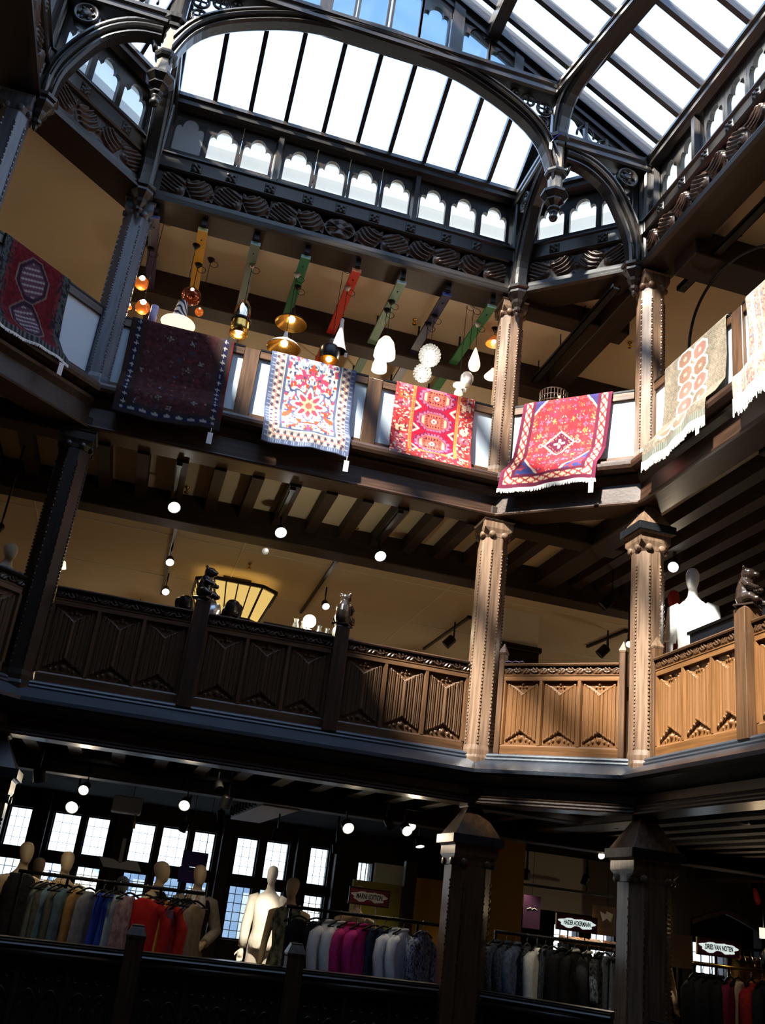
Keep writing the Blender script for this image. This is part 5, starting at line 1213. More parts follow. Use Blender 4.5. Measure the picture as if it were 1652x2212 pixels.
def person(x, y, z, H, rz, label, shirt, trousers, hd=(0,0)):
    e = empty('person', (x, y, z), rz, label, 'person'); mb = MB(); figure(mb, H, None, True, True, 0., hd); fuse(mb, .009, 'body', 'skin_person', e); k = H/1.75; hx, hy = hd
    mb = MB(); mb.ell([(hx,.03+hy,1.55*k,.055,.06),(hx,.03+hy,1.60*k,.082,.088),(hx,.018+hy,1.66*k,.088,.10),(hx,.008+hy,1.71*k,.083,.104),(hx,.005+hy,1.75*k,.062,.078),(hx,.005+hy,1.772*k,.02,.025)], 18)
    for s in (-1,1): mb.tube(resample([(hx+s*.02,-.085+hy,1.745*k),(hx+s*.07,-.05+hy,1.70*k),(hx+s*.085,.02+hy,1.60*k),(hx+s*.075,.04+hy,1.50*k)], 8), [.02,.03,.034,.034,.032,.03,.026,.018], 8)
    fuse(mb, .010, 'hair', 'hair_black', e)
    mb = MB(); gown(mb, [(0,.0,1.46*k,.10,.075),(0,-.0,1.41*k,.17,.105),(0,-.005,1.33*k,.182,.126),(0,0,1.20*k,.166,.124),(0,0,1.0*k,.18,.135),(0,0,.9*k,.185,.14)], 22, .03); mb.build('shirt', shirt, e)
    for s in (-1,1): MB().tube([(s*.13,0,1.40*k),(s*.185,0,1.385*k),(s*.21,.01,1.25*k),(s*.236,.02,1.11*k),(s*.237,-.02,.92*k)], [.06,.07,.062,.056,.046], 10).build('sleeve', shirt, e)
    mb = MB(); mb.ell([(0,0,1.0*k,.165,.125),(0,0,.92*k,.178,.132),(0,0,.84*k,.165,.12)], 16)
    for s in (-1,1): mb.tube([(s*.085,0,.90*k),(s*.092,0,.5*k),(s*.092,.012,.09*k)], [.098,.075,.06], 10)
    fuse(mb, .014, 'trousers', trousers, e); return e

# ================================================================ first gallery
BL = cm((.012,.012,.016)); WH = cm((.80,.80,.78), (.86,.86,.85))
# carved bears on the newel posts
def bear(x, y, z, rz, label, owl=False):
    e = empty('carved_bear', (x, y, z), rz, label, 'carving'); mb = MB(); s = 1.
    MB().box((0,.0,.008), (.15,.14,.016)).build('base_block', 'bronze_dark', e, .003)
    mb.ell([(0,.01,.012,.055,.055),(0,.012,.05,.068,.066),(0,.012,.11,.062,.062),(0,.008,.165,.05,.052),(0,.002,.20,.036,.04)], 14)      # trunk
    mb.ell([(0,-.01,.185,.034,.038),(0,-.014,.21,.046,.05),(0,-.014,.24,.046,.05),(0,-.008,.262,.03,.036)], 14)                          # head
    mb.tube([(0,-.04,.222),(0,-.075,.212),(0,-.088,.208)], [.03,.022,.014], 8)                                                         # muzzle
    for q in (-1,1):
        mb.ball((q*.040,.0,.266), .017, 8, 6, (1,.6,1))                                                                                # ears
        mb.tube([(q*.046,-.0,.168),(q*.064,-.035,.13),(q*.040,-.078,.112),(q*.026,-.088,.118)], [.024,.022,.018,.015], 8)              # arms
        mb.tube([(q*.05,.0,.045),(q*.062,-.05,.05),(q*.058,-.075,.03)], [.036,.032,.024], 8); mb.tube([(q*.058,-.065,.026),(q*.058,-.105,.03)], [.022,.018], 8)   # hind legs and paws
    fuse(mb, .0055, 'body', 'bronze_dark', e, (0,0,.012), None, 1); e.scale = (1.25,)*3; return e
for i, s_, lb, rz in ((0,1.58,'dark carved bear on the left newel post of the long middle balustrade',.9),(0,3.03,'dark carved bear seen from the back, on the right newel of the long middle balustrade',2.6)):
    c = sxy(i, s_, .025); bear(c.x, c.y, 5.12, side(i)[4]+rz, lb)
c = sxy(2, 1.695, .025); bear(c.x, c.y, 5.12, .55, 'glossy brown carved bear on the newel of the right-hand oak balustrade')
# two shoppers whose dark hair shows above the rail
P1 = aty(505, 1300, 1.0); person(P1.x, 1.0, 3.85, P1.z-3.85, PI*.9, 'person with short black hair behind the middle rail, in front of the yellow lantern', BL, BL)
P2 = aty(402, 1290, 1.15); person(P2.x, 1.15, 3.85, P2.z-3.85, PI*1.1, 'person with dark hair barely showing above the rail, left of the left bear', cm((.05,.05,.07)), BL)
# silvery bust between them
c = aty(456, 1310, .45); e = empty('silver_head', (c.x, c.y, 3.85), .5, 'silvery crumpled ornament behind the rail, right of the left bear', 'ornament'); h = c.z-3.85
mb = MB(); mb.ell([(0,0,h-.16,.05,.05),(0,0,h-.12,.09,.09),(.02,0,h-.04,.10,.09),(.03,0,h+.03,.07,.07),(.03,0,h+.06,.02,.02)], 12); mb.build('bust', noisy('crumpled_silver', (.35,.37,.4), (.75,.77,.8), .25, (18,18,18), .6, metal=.8), e); MB().span(-.12,.12,-.12,.12,0,h-.15).build('plinth', 'plaster_white', e)
# glowing table lamp with glass around it
c = aty(668, 1345, .42); e = empty('display_table', (c.x, .62, 3.85), 0, 'plain display table just behind the middle rail under the bright lamp', 'table'); TZ = c.z-3.85-.10
MB().span(-.5,.5,-.28,.28,TZ-.03,TZ).build('table_top', 'brown_oak_x', e)
for sx in (-.45,.45):
    for sy in (-.24,.24): MB().span(sx-.025,sx+.025,sy-.025,sy+.025,0,TZ-.03).build('leg', 'brown_oak_z', e)
e = empty('bright_lamp', (c.x, .42, 3.85+TZ), 0, 'dazzling table lamp shining above the rail between the two bears', 'lamp'); MB().lathe([(0,0),(.06,0),(.05,.015),(.012,.03),(.012,.06),(.02,.07)], (0,0,0), 14).build('lamp_base', 'chrome', e)
MB().ball((0,0,.115), .072, 14, 10).build('bulb', pbr('bulb_hot', (1,1,1), .4, emit=(1.,.92,.66), es=40), e); pt(e, (1,.85,.55), 8, .20, .06)
for k, (px, py) in enumerate(((640,1340),(655,1352),(690,1352),(708,1350),(722,1348))):
    q = aty(px, py, .45+.05*k); e = empty('glass_vase', (q.x, q.y, 3.85+TZ), 0, ('clear glass vase left of the dazzling table lamp, outermost','clear glass vase touching the dazzling table lamp on its left','clear glass vase touching the dazzling table lamp on its right','clear glass vase second to the right of the dazzling table lamp','clear glass vase nearest the right-hand carved bear')[k], 'vase', 'glass vases round the bright lamp'); MB().lathe([(0,0),(.03,0),(.038,.04),(.022,.09),(.03,.12),(.027,.12),(.019,.09),(.034,.04),(0,.006)], (0,0,0), 14).build('vase', 'bubble_glass', e)
# the stained glass lantern under the ceiling
_a = atz(440, 1240, 6.36); _b = atz(590, 1272, 6.36); LANX = (_a.x+_b.x)/2; LANY = (_a.y+_b.y)/2+.56
e = empty('ceiling_lantern', (LANX, LANY, 6.52), 0, 'wide ceiling lantern of yellow glass panes in dark frames', 'lamp')
top = [(-.56,-.36),(-.34,-.56),(.34,-.56),(.56,-.36),(.56,.36),(.34,.56),(-.34,.56),(-.56,.36)]
zt_, zb_ = -.17, -.62
def lp_(f, z): return [Vector((a*f, b*f, z)) for a, b in top]
T_, B_ = lp_(1., zt_), lp_(.68, zb_)
fr = MB()
for k in range(8):
    k2 = (k+1) % 8; fr.bar(T_[k], T_[k2], .045, .05); fr.bar(B_[k], B_[k2], .03, .03); fr.bar(T_[k], B_[k], .03, .03, (0,1,0))
fr.span(-.2,.2,-.2,.2,zt_+.0,.0); fr.build('lantern_frame', 'dark_oak_x', e)
for k in range(8):
    k2 = (k+1) % 8; n_ = 4 if (T_[k2]-T_[k]).length > .6 else 2 if (T_[k2]-T_[k]).length > .5 else 1; n_ = {0:1,1:4,2:1,3:3,4:1,5:4,6:1,7:3}[k]
    for j in range(n_):
        a, b = T_[k].lerp(T_[k2], j/n_), T_[k].lerp(T_[k2], (j+1)/n_); c_, d = B_[k].lerp(B_[k2], (j+1)/n_), B_[k].lerp(B_[k2], j/n_)
        m_ = (a+b+c_+d)/4; s = .95; MB().add([m_+(q-m_)*s for q in (a,b,c_,d)], [(0,1,2,3)]).build('glass_pane', 'lantern_glass', e)
        if j: MB().bar(a, d, .018, .018, (0,1,0)).build('lead_strip', 'dark_oak_z', e)
for j in range(4):
    for i_ in range(3):
        x0, x1 = -.38+.19*j, -.38+.19*(j+1); y0, y1 = -.36+.24*i_, -.36+.24*(i_+1); MB().add([(x0+.008,y0+.008,zb_),(x1-.008,y0+.008,zb_),(x1-.008,y1-.008,zb_),(x0+.008,y1-.008,zb_)], [(0,1,2,3)]).build('glass_pane', 'lantern_glass', e)
pt(e, (1,.62,.2), 9, -.85, .3)
def track(p0, p1, label, z=None):
    p0, p1 = Vector(p0), Vector(p1); e = empty('lighting_track', (p0+p1)/2, 0, label, 'track'); o = (p0+p1)/2
    MB().bar(p0-o, p1-o, .04, .035).build('rail', 'black_metal', e); MB().box(tuple((p0-o)*.98), (.06,.06,.05)).build('end_cap', 'black_metal', e); return e
# spotlights
def spot(c, aim, label, energy=30, lens='bulb_warm', r_=.055, col=(1,.80,.55), grp='ceiling spotlights', track=None, size=1.9, up=.12, on=True, L=.13):
    e = empty('spotlight', c, 0, label, 'spotlight', grp); d = Vector(aim).normalized(); q = d.to_track_quat('-Z', 'Y').to_matrix()
    MB().shell([(.0,.0),(r_*.55,.0),(r_*.9,.01),(r_,.03),(r_,L),(r_*1.05,L+.005)], (0,0,0), 16, q @ Matrix(((1,0,0),(0,-1,0),(0,0,-1)))).build('housing', 'black_metal', e)
    mb = MB(); mb.shell([(0,0),(r_*.96,.002)], d*(L-.004), 16, q @ Matrix(((1,0,0),(0,-1,0),(0,0,-1)))); mb.build('lens', lens, e)
    MB().box((0,0,.05), (.012,.05,.10)).build('yoke', 'black_metal', e)
    MB().tube([(0,0,.09),(0,0,up)], .012, 6).build('stem', 'black_metal', e)
    if on:
        l = bpy.data.lights.new('beam', 'SPOT'); l.energy = energy; l.color = col; l.spot_size = size; l.spot_blend = .8; l.shadow_soft_size = .04
        lo = bpy.data.objects.new('beam', l); COL.objects.link(lo); lo.parent = e; lo.location = d*(L+.02); lo.rotation_euler = d.to_track_quat('-Z', 'Y').to_euler()
    return e
CAMV = Vector((-3.4,-9.5,2.5))
def toward(c, f, dx=0, dz=0): return Vector(((CAMV.x-c[0])*f+dx, (CAMV.y-c[1])*f, -3+dz))
for px, py, yd, w in ((376,1086,6.46,'left of three under the beamed ceiling of the middle floor'),(604,1140,6.46,'middle of three under the beamed ceiling of the middle floor'),(817,1191,6.46,'right of three under the beamed ceiling of the middle floor')):
    c = atz(px, py, yd); spot(c, (.15,-1.0,-1.0), 'round lit spotlight, '+w, 12, 'bulb_white', .068, up=6.60-c.z)
    t_ = track((c.x-.02, .18, 6.62), (c.x-.02, c.y+.06, 6.62), 'dark track between the joists above the spotlight '+w.split(' under')[0])
    MB().span(-.008,.008,-.3,-.28,0,.18).build('drop_rod', 'black_metal', t_); MB().span(-.008,.008,.28,.3,0,.18).build('drop_rod', 'black_metal', t_)
for p0, p1, w in (((-3.48,1.8,6.5),(-3.50,5.0,6.5),'left of the yellow lantern'),((-1.42,1.85,6.5),(-1.38,4.6,6.5),'behind the dazzling table lamp'),(atz(1014,1333,6.5),atz(915,1402,6.5),'running down towards the left side of the right column'),(atz(1352,1362,6.5),atz(1268,1397,6.5),'seen between the two right-hand columns')): track(p0, p1, 'black lighting track, '+w)
for px, py, x, w, en, ln in ((367,1206,-3.48,'upper of two on the track left of the lantern',14,'bulb_white'),(358,1270,-3.49,'lower of two on the track left of the lantern',14,'bulb_white'),(701,1301,-1.40,'on the track above the dazzling table lamp',14,'bulb_white')):
    c = atz(px, py, 6.30); spot(c, (.1,-.9,-.8), 'black spotlight '+w, en*.4, ln, .05, up=6.52-c.z)
for px, py, w in ((980,1377,'unlit, left of the right column on the diagonal track'),(1312,1397,'unlit, seen low between the two right-hand columns'),(1322,1290,'unlit, high between the two right-hand columns')):
    c = atz(px, py, 6.28); spot(c, (-.5,.2,-.6), 'black spotlight, '+w, 0, 'smoke_black', .07, up=6.52-c.z if px != 1322 else 6.80-c.z, on=False, L=.17)
c = aty(1358, 1385, 1.2); spot(c, (-.4,-.8,-.6), 'lit spotlight touching the left edge of the far right column', 6, 'bulb_white', .04, up=6.80-c.z)
c = atx(1458, 1224, 2.2); spot(c, (-.8,-.9,-.5), 'lit round spotlight above the white dressed mannequin', 12, 'bulb_white', .06, up=6.80-c.z)
c = aty(573, 1191, 1.9); e = empty('glass_bulb', c, 0, 'small clear bulb dangling under the middle ceiling, above the lantern', 'lamp'); MB().ball((0,0,0), .045, 12, 8).build('bulb', 'bubble_glass', e); MB().ball((.01,-.03,.01), .014, 6, 5).build('glint', 'bulb_white', e); MB().tube([(0,0,.04),(0,0,6.52-c.z)], .006, 5).build('cord', 'black_metal', e)
# white-dressed mannequin, red one behind, dark counter, folded cloth, dark wardrobe pier
c = atx(1496, 1228, CA+.46); WHT = 'skin_white'
mannequin(c.x, c.y, 3.85, (c.z-3.85-.05)/1.0, -.75, 'white mannequin in a white top, brilliantly lit behind the right-hand balustrade', WHT, WH, WH, None, (WH,.5), plinth=.05)
c2 = atx(1455, 1275, CA+1.0); RD = cm((.50,.05,.04))
mannequin(c2.x, c2.y, 3.85, c2.z-3.85-.05, -.4, 'mannequin with a red head and dark red outfit half hidden behind the white one', RD, cm((.16,.02,.03)), cm((.2,.02,.02)), plinth=.05)
q0, q1 = atx(1490, 1375, CA+.25), atx(1600, 1325, CA+.25); e = empty('dark_counter', (CA+.40, (q0.y+q1.y)/2-.2, 3.85), 0, 'low blue-black counter behind the rail, right of the white mannequin', 'counter'); hh = q0.z-3.85+.06; w_ = abs(q1.y-q0.y)+.5
MB().span(-.12,.12,-w_/2,w_/2,0,hh-.03).build('body', pbr('blue_black', (.012,.018,.028), .5), e); MB().span(-.14,.14,-w_/2-.02,w_/2+.02,hh-.03,hh).build('counter_top', 'black_metal', e)
e = empty('folded_scarf', (*sxy(1, .32, .0), 4.995), side(1)[4], 'small lilac cloth lying on the rail of the short balustrade', 'cloth'); mb = MB()
mb.add([(x, y, .004+.018*abs(math.sin(x*40+y*20))) for y in (-.05,-.02,.01,.05) for x in [k*.02-.12 for k in range(14)]], [(j*14+k, j*14+k+1, (j+1)*14+k+1, (j+1)*14+k) for j in range(3) for k in range(13)], True); o_ = mb.build('cloth', cm((.40,.34,.5)), e); o_.modifiers.new('t', 'SOLIDIFY').thickness = .004
e = empty('panelled_wardrobe', (1.42, 2.75, 3.85), 0, 'dark wooden cabinet under the white pier, behind the short balustrade', 'cabinet'); MB().span(-.28,.28,-.25,.25,0,2.10).build('body', 'dark_oak_z', e, .01); MB().span(-.31,.31,-.28,.28,2.10,2.18).build('cornice', 'dark_oak_x', e, .01)
for sx in (-.14,.14): MB().span(sx-.12,sx+.12,-.262,-.25,.1,2.0).build('door', 'dark_oak_z', e, .004)
S(MB().span(1.16,1.68,2.52,3.0,6.03,6.52).build('wall_rear', 'plaster_white'))
# things at the far left edge of the middle floor
c = onP = aty(20, 1190, .25); MB_ = cm((.20,.23,.28), (.38,.41,.46), 25)
mannequin(c.x+.0, .3, 3.85, c.z-3.85+.10, .5, 'mannequin in a mottled grey top at the far left edge, behind the middle rail', 'skin_mannequin', MB_, BL, None, (MB_,.5), plinth=.0)
c = aty(130, 1218, .5); e = empty('table_lamp', (c.x, .5, 3.85), 0, 'small lit shade beside the far left column on the middle floor', 'lamp'); MB().shell([(.07,.0),(.05,.07),(.048,.07),(.068,.0)], (0,0,c.z-3.85-.04), 16).build('lamp_shade', 'shade_glow', e); MB().tube([(0,0,0),(0,0,c.z-3.85)], .012, 6).build('stand', 'black_metal', e); MB().lathe([(0,0),(.12,0),(.12,.02),(0,.02)], (0,0,0), 16).build('base', 'black_metal', e)
c = aty(2, 1137, .6); spot(c, (-.2,-1,-.8), 'black spotlight cut by the left edge of the photo, middle floor', 8, 'smoke_black', .05, on=False, up=6.80-c.z)
for px, py, w in ((405,1052,'left part of the beamed middle ceiling'),(772,1130,'right part of the beamed middle ceiling'),(540,1218,'plain middle ceiling above the lantern'),(130,1150,'plain middle ceiling by the far left column'),(100,1015,'beamed ceiling left of the far left column')):
    zz = 6.79 if py < 1140 else 6.51; c = atz(px, py, zz); e = empty('sprinkler', (c.x, c.y, zz), 0, 'tiny brass sprinkler head on the '+w, 'sprinkler'); MB().lathe([(0,0),(.028,0),(.028,-.01),(.012,-.015),(.012,-.06),(.03,-.065),(.03,-.075),(0,-.075)], (0,0,0), 10).build('sprinkler_head', 'brass', e)
# added lamps, kept out of view, to brighten the gallery ceilings
def room_lamp(x, y, z, w, label, col=(1,.80,.56)):
    e = empty('hanging_globe', (x, y, z), 0, label, 'lamp'); MB().ball((0,0,0), .12, 14, 10).build('globe', 'shade_glow', e); zc_ = 9.8 if z > 7 else 6.52 if y > 1.8 else 6.80; MB().tube([(0,0,.1),(0,0,zc_-z)], .008, 5).build('cord', 'black_metal', e); pt(e, col, w, -.25, .12); return e
# ================================================================ ground gallery: clothes rails, mannequins, signs
def rail(p0, p1, label, mat='black_metal', ends=True, z0=F0, posts=(0.,1.)):
    p0, p1 = Vector(p0), Vector(p1); e = empty('clothes_rail', (p0.x, p0.y, z0), math.atan2(p1.y-p0.y, p1.x-p0.x), label, 'clothes rail', 'clothes rails of the lower floor')
    L = (p1-p0).length; h = p0.z-z0
    MB().tube([(0,0,h),(L,0,h)], .019, 10).build('hanging_bar', mat, e)
    for f in posts: MB().span(L*f-.013, L*f+.013, -.013, .013, .03, h).build('upright', 'black_metal', e)
    for f in posts: MB().span(L*f-.02, L*f+.02, -.25, .25, 0, .03).build('foot', 'black_metal', e)
    return e
HG = None
def hanger_mesh():
    global HG
    if HG is None:
        mb = MB(); mb.tube(resample([(-.20,0,-.085),(-.10,0,-.045),(0,0,-.025),(.10,0,-.045),(.20,0,-.085)], 12), .010, 6); mb.tube([(-.19,0,-.085),(.19,0,-.085)], .006, 5)
        bar = mb.mesh('hanger_bar'); bar.materials.append(MATS['black_metal'])
        hk = MB().tube([(0,0,-.03),(0,0,.02)]+[(.024*math.sin(a), 0, .045-.024*math.cos(a)) for a in [.3+q*.36 for q in range(12)]], .0035, 5).mesh('hook'); hk.materials.append(MATS['steel']); HG = (bar, hk)
    return HG
GM = {}
def gmesh(kind, L, seed):
    # cloth hanging from a hanger: shoulders along x, front towards -y
    key = (kind, round(L,2), seed)
    if key in GM: return GM[key]
    r = random.Random(seed*17+len(kind)); ph = r.uniform(0, 6); n = 22; body = MB(); slv = None
    w0 = {'tank':.13,'dress':.17,'shirt':.20,'coat':.215,'jumper':.23,'trousers':.16}[kind]; fl = {'tank':.17,'dress':.20,'shirt':.205,'coat':.235,'jumper':.235,'trousers':.15}[kind]; dp = {'tank':.035,'dress':.045,'shirt':.05,'coat':.07,'jumper':.055,'trousers':.03}[kind]
    if kind == 'trousers': prof = [(0,.16,.03),(-.05,.165,.034),(-L*.5,.16,.036),(-L,.155,.034)]
    else: prof = [(.0,.055,.04),(-.02,.085,.045),(-.055,w0*.80,dp*.9),(-.085,w0*.99,dp),(-.17,w0*.97,dp*1.15),(-L*.45,w0*.96,dp*1.1),(-L*.75,(w0+fl)/2,dp*1.25),(-L,fl,dp*1.4)]
    rings = []
    for j, (z, rx, ry) in enumerate(prof):
        f = (j/(len(prof)-1))**1.2
        ring = []
        for k in range(n):
            a = 2*PI*k/n; w = 1+.34*f*math.sin(4*a+ph)+.18*f*math.sin(7*a+ph*2)
            ring.append(Vector((rx*math.cos(a)+.012*f*math.sin(ph+z*7), ry*w*math.sin(a)+.015*f*math.sin(3*math.cos(a)*2+ph), z)))
        rings.append(ring)
    body.loft(rings)
    slv = []
    if kind in ('shirt','coat','jumper'):
        sl = {'shirt':.34,'coat':.62,'jumper':.58}[kind]; rr = {'shirt':.058,'coat':.066,'jumper':.060}[kind]
        for s in (-1,1):
            m = MB(); m.tube([(s*w0*.62,0,-.07),(s*w0*.98,0,-.115),(s*(w0+.035),-.01,-.25),(s*(w0+.03),-.03,-.25-sl*.5),(s*(w0+.02),-.045,-.12-sl)], [rr*.8,rr,rr*.95,rr*.85,rr*.75], 10); slv.append(m)
    ex = []
    if kind in ('shirt','coat'):
        m = MB(); m.tube([(.055*math.cos(a), .042*math.sin(a), .008-.012*math.sin(a)) for a in [2*PI*q/12 for q in range(12)]], .016, 6, True); ex.append(('collar', m))
        m = MB(); m.span(-.012,.012,-dp*1.25,-dp*.8,-L*.9,-.05); ex.append(('button_band', m))
    GM[key] = (body.mesh('body'), [m.mesh('sleeve') for m in slv], [(a, m.mesh(a)) for a, m in ex]); return GM[key]
def garment(name, kind, p, rz, L, mat, label, hang, seed=0, collar=None, tagq=None, group='clothes on the rails of the lower floor', z=None):
    # p: point on the rail; hanger hook sits over the rail
    e = empty('coat_hanger', (p.x, p.y, p.z-.05), rz, hang, 'hanger', 'hangers on the clothes rails'); b, h = hanger_mesh(); link('hanger_bar', b, None, e); link('hook', h, None, e)
    g = empty(name, (p.x, p.y, p.z-.05-.055), rz, label, 'garment', group); me, sv, ex = gmesh(kind, L, seed)
    def inst(nm, m, mt):
        o = bpy.data.objects.new(nm, m.copy() if len(m.materials) and m.materials[0].name != mt else m)
        if not len(o.data.materials): o.data.materials.append(MATS[mt])
        elif o.data.materials[0].name != mt: o.data.materials[0] = MATS[mt]
        COL.objects.link(o); o.parent = g; return o
    inst('body', me, mat)
    for m in sv: inst('sleeve', m, mat)
    for a, m in ex: inst(a, m, collar or mat)
    if tagq:
        for q in tagq: t = MB().box((q[0],q[1],q[2]), (.05,.004,.12)).build('swing_tag', 'paper_white', g); MB().tube([(q[0],q[1],q[2]+.06),(q[0],q[1]+.02,q[2]+.13)], .002, 4).build('string', 'paper_white', t)
    return g
R1a, R1b = aty(40, 1882, .9), aty(442, 1930, .9); R1a.z = R1b.z = 2.385
rail(R1a, R1b, 'black clothes rail of coloured dresses at the lower left', posts=(.02,.26,.76))
def onrail(px, a, b): return aty(px, 1960, a.y).x
G1 = [(76,'dress','grey_green',.95,(.10,.12,.10),(.17,.18,.15),'long grey-green dress','leftmost on the left rail'),(88,'dress','grey_green',.95,(.07,.075,.06),(.13,.13,.10),'long dark olive-grey dress','second on the left rail'),(101,'dress','teal',.95,(.10,.17,.20),(.16,.24,.28),'long dusty teal dress','third on the left rail'),
 (118,'dress','olive',.95,(.08,.09,.07),(.14,.14,.10),'dull olive dress','beside the tan jacket on the left rail'),(134,'dress','teal2',.95,(.07,.13,.16),(.13,.20,.23),'blue-teal dress','left of the mustard dress'),(160,'dress','mustard',.95,(.30,.17,.05),(.40,.24,.08),'mustard brown dress','in front of the second mannequin'),
 (185,'dress','greyblue',.95,(.18,.19,.21),(.26,.27,.30),'pale grey-blue dress','right of the mustard dress'),(216,'tank','blue',.72,(.02,.05,.36),(.03,.07,.46),'bright blue top','left of the two blue ones'),(238,'tank','blue',.70,(.02,.05,.34),(.03,.08,.44),'bright blue top','right of the two blue ones'),
 (252,'tank','ice',.9,(.30,.40,.46),(.40,.50,.56),'icy pale blue dress','between the blue tops and the mauve print'),(275,'dress','mauve',.92,(.20,.12,.14),(.36,.27,.30),'mauve printed dress','left of the red jumper'),
 (310,'jumper','red',.80,(.36,.012,.012),(.42,.02,.018),'large red jumper','behind the left newel post'),(345,'jumper','red',.80,(.42,.02,.012),(.50,.03,.02),'brighter red jumper','right of the large red jumper'),
 (366,'tank','amber',.80,(.55,.26,.03),(.70,.45,.16),'narrow amber and cream top','right edge of the red jumpers'),(380,'dress','plum',.80,(.10,.05,.09),(.22,.10,.14),'plum printed dress','just right of the rail upright'),
 (395,'tank','lilac',.70,(.28,.33,.44),(.46,.40,.50),'pale blue and lilac patterned top','left of the two patterned ones'),(408,'tank','lilac',.70,(.25,.32,.45),(.44,.36,.46),'pale blue and lilac patterned top','right of the two patterned ones'),(420,'dress','fawn',.80,(.30,.22,.15),(.40,.30,.20),'fawn dress','last at the right end of the left rail')]
for k, (px, kind, nm, L, c0, c1, w, wh) in enumerate(G1):
    x = onrail(px, R1a, R1b); garment(nm.strip('2')+'_'+{'tank':'camisole'}.get(kind, kind), kind, Vector((x, R1a.y, 2.385)), PI/2+rnd.uniform(-.75,-.35) if kind != 'jumper' else -.35, L, cm(c0, c1, 22), w+', '+wh, 'black hanger carrying the '+w+' '+wh, k % 4)
R2a, R2b = aty(618, 1955, .7), aty(958, 2003, .7); R2a.z = R2b.z = 2.37
rail(R2a, R2b, 'black clothes rail of white and pink shirts in the lower middle', posts=(.03,.83,.98))
SEQ = cm((.012,.012,.018))
G2 = [(648,'dress','black_dress',.95,SEQ,'black dress with jewelled neckline, left of two','at the left end of the middle rail'),(688,'dress','black_dress',.95,SEQ,'black dress with jewelled neckline, right of two','second on the middle rail'),
 (712,'shirt','white_shirt',.80,WH,'crisp white short-sleeved shirt','left of the two short white shirts'),(738,'shirt','white_shirt',.80,WH,'crisp white short-sleeved shirt','next to the pink blouse'),
 (762,'shirt','pink_blouse',.88,cm((.62,.03,.14),(.66,.05,.30)),'hot pink blouse','left of the two pink ones'),(788,'shirt','pink_blouse',.88,cm((.62,.03,.16),(.60,.04,.32)),'hot pink blouse','right of the two pink ones'),
 (815,'tank','navy_camisole',.80,cm((.03,.05,.09)),'navy sleeveless top with white tags','left of the two navy tops'),(836,'tank','navy_camisole',.80,cm((.03,.05,.09)),'navy sleeveless top with white tags','right of the two navy tops'),
 (858,'shirt','white_blouse',.92,cm((.70,.75,.82),(.80,.84,.90)),'long bluish white blouse','left of the two long white blouses'),(876,'shirt','white_blouse',.92,cm((.70,.75,.82),(.80,.84,.90)),'long bluish white blouse','right of the two long white blouses'),
 (918,'shirt','blue_print_blouse',.86,cm((.03,.04,.12),(.30,.36,.50),60),'blue and white speckled blouse','at the right end of the middle rail')]
for k, (px, kind, nm, L, mt, w, wh) in enumerate(G2):
    x = onrail(px, R2a, R2b); tq = [(-.02,-.10,-.36),(.04,-.11,-.45)] if nm == 'navy_camisole' else None
    g = garment(nm, kind, Vector((x, R2a.y, 2.37)), PI/2+rnd.uniform(-1.0,-.8) if kind == 'shirt' else PI/2-.95, L, mt, w+', '+wh, 'black hanger carrying the '+w.split(',')[0].replace(' with white tags','').replace(' with jewelled neckline','').replace('blue and white ','')+', '+wh, k % 4, None, tq)
    if nm == 'black_dress':
        mb = MB()
        for q in range(40): a = rnd.uniform(-.9, .9); z = -.14-.17*math.cos(a)*rnd.uniform(.6,1.2); mb.ball((.11*a, -.062-rnd.uniform(0,.012), z), rnd.uniform(.005,.012), 6, 4)
        o = mb.build('jewelled_neckline', 'brass', g); o['kind'] = 'stuff'
R3a, R3b = aty(1068, 2010, .4), aty(1350, 2046, .4); R3a.z = R3b.z = 2.38
rail(R3a, R3b, 'dark clothes rail of black coats between the two lower corner posts', 'iron_band', posts=(.01,.33,.99))
DK = cm((.018,.02,.028)); SP_ = cm((.02,.03,.05), (.07,.10,.15), 70); BK = cm((.012,.012,.014)); DOT = cm((.01,.011,.014), (.10,.12,.14), 46); TW = cm((.05,.065,.085), (.12,.15,.18), 80); TWL = cm((.13,.17,.23), (.24,.29,.36), 80)
G3 = [(1074,'shirt','speckled_jacket',.80,SP_,'dark blue speckled jacket','leftmost on the coat rail'),(1098,'shirt','speckled_jacket',.80,SP_,'dark blue speckled jacket','second on the coat rail'),(1118,'shirt','blue_jacket',.80,cm((.06,.09,.16),(.12,.17,.27)),'slate blue jacket','third on the coat rail'),
 (1142,'dress','dotted_dress',.85,DOT,'black dotted dress','left of the cream cardigan'),(1166,'jumper','cream_cardigan',.86,cm((.66,.70,.66),(.76,.80,.76)),'cream cardigan','the only pale piece there'),(1182,'trousers','tweed_trousers',.80,TW,'grey tweed trousers','right of the cream cardigan'),
 (1198,'trousers','dark_trousers',.84,DK,'dark blue trousers','under the lit shop sign'),(1218,'coat','black_coat',.90,BK,'plain black coat','left of the coats with white collars'),(1244,'coat','black_coat',.90,BK,'black coat with white collar edge','left of two with white collars'),
 (1272,'coat','black_coat',.90,BK,'black coat with white collar edge','right of two with white collars'),(1296,'shirt','dotted_jacket',.90,DOT,'black dotted jacket','left of the grey tweed skirts'),(1310,'tank','tweed_dress',.90,TWL,'grey-blue tweed dress','left of three at the column'),(1328,'tank','tweed_dress',.90,TWL,'grey-blue tweed dress','middle of three at the column'),(1343,'tank','tweed_dress',.90,TWL,'grey-blue tweed dress','touching the column')]
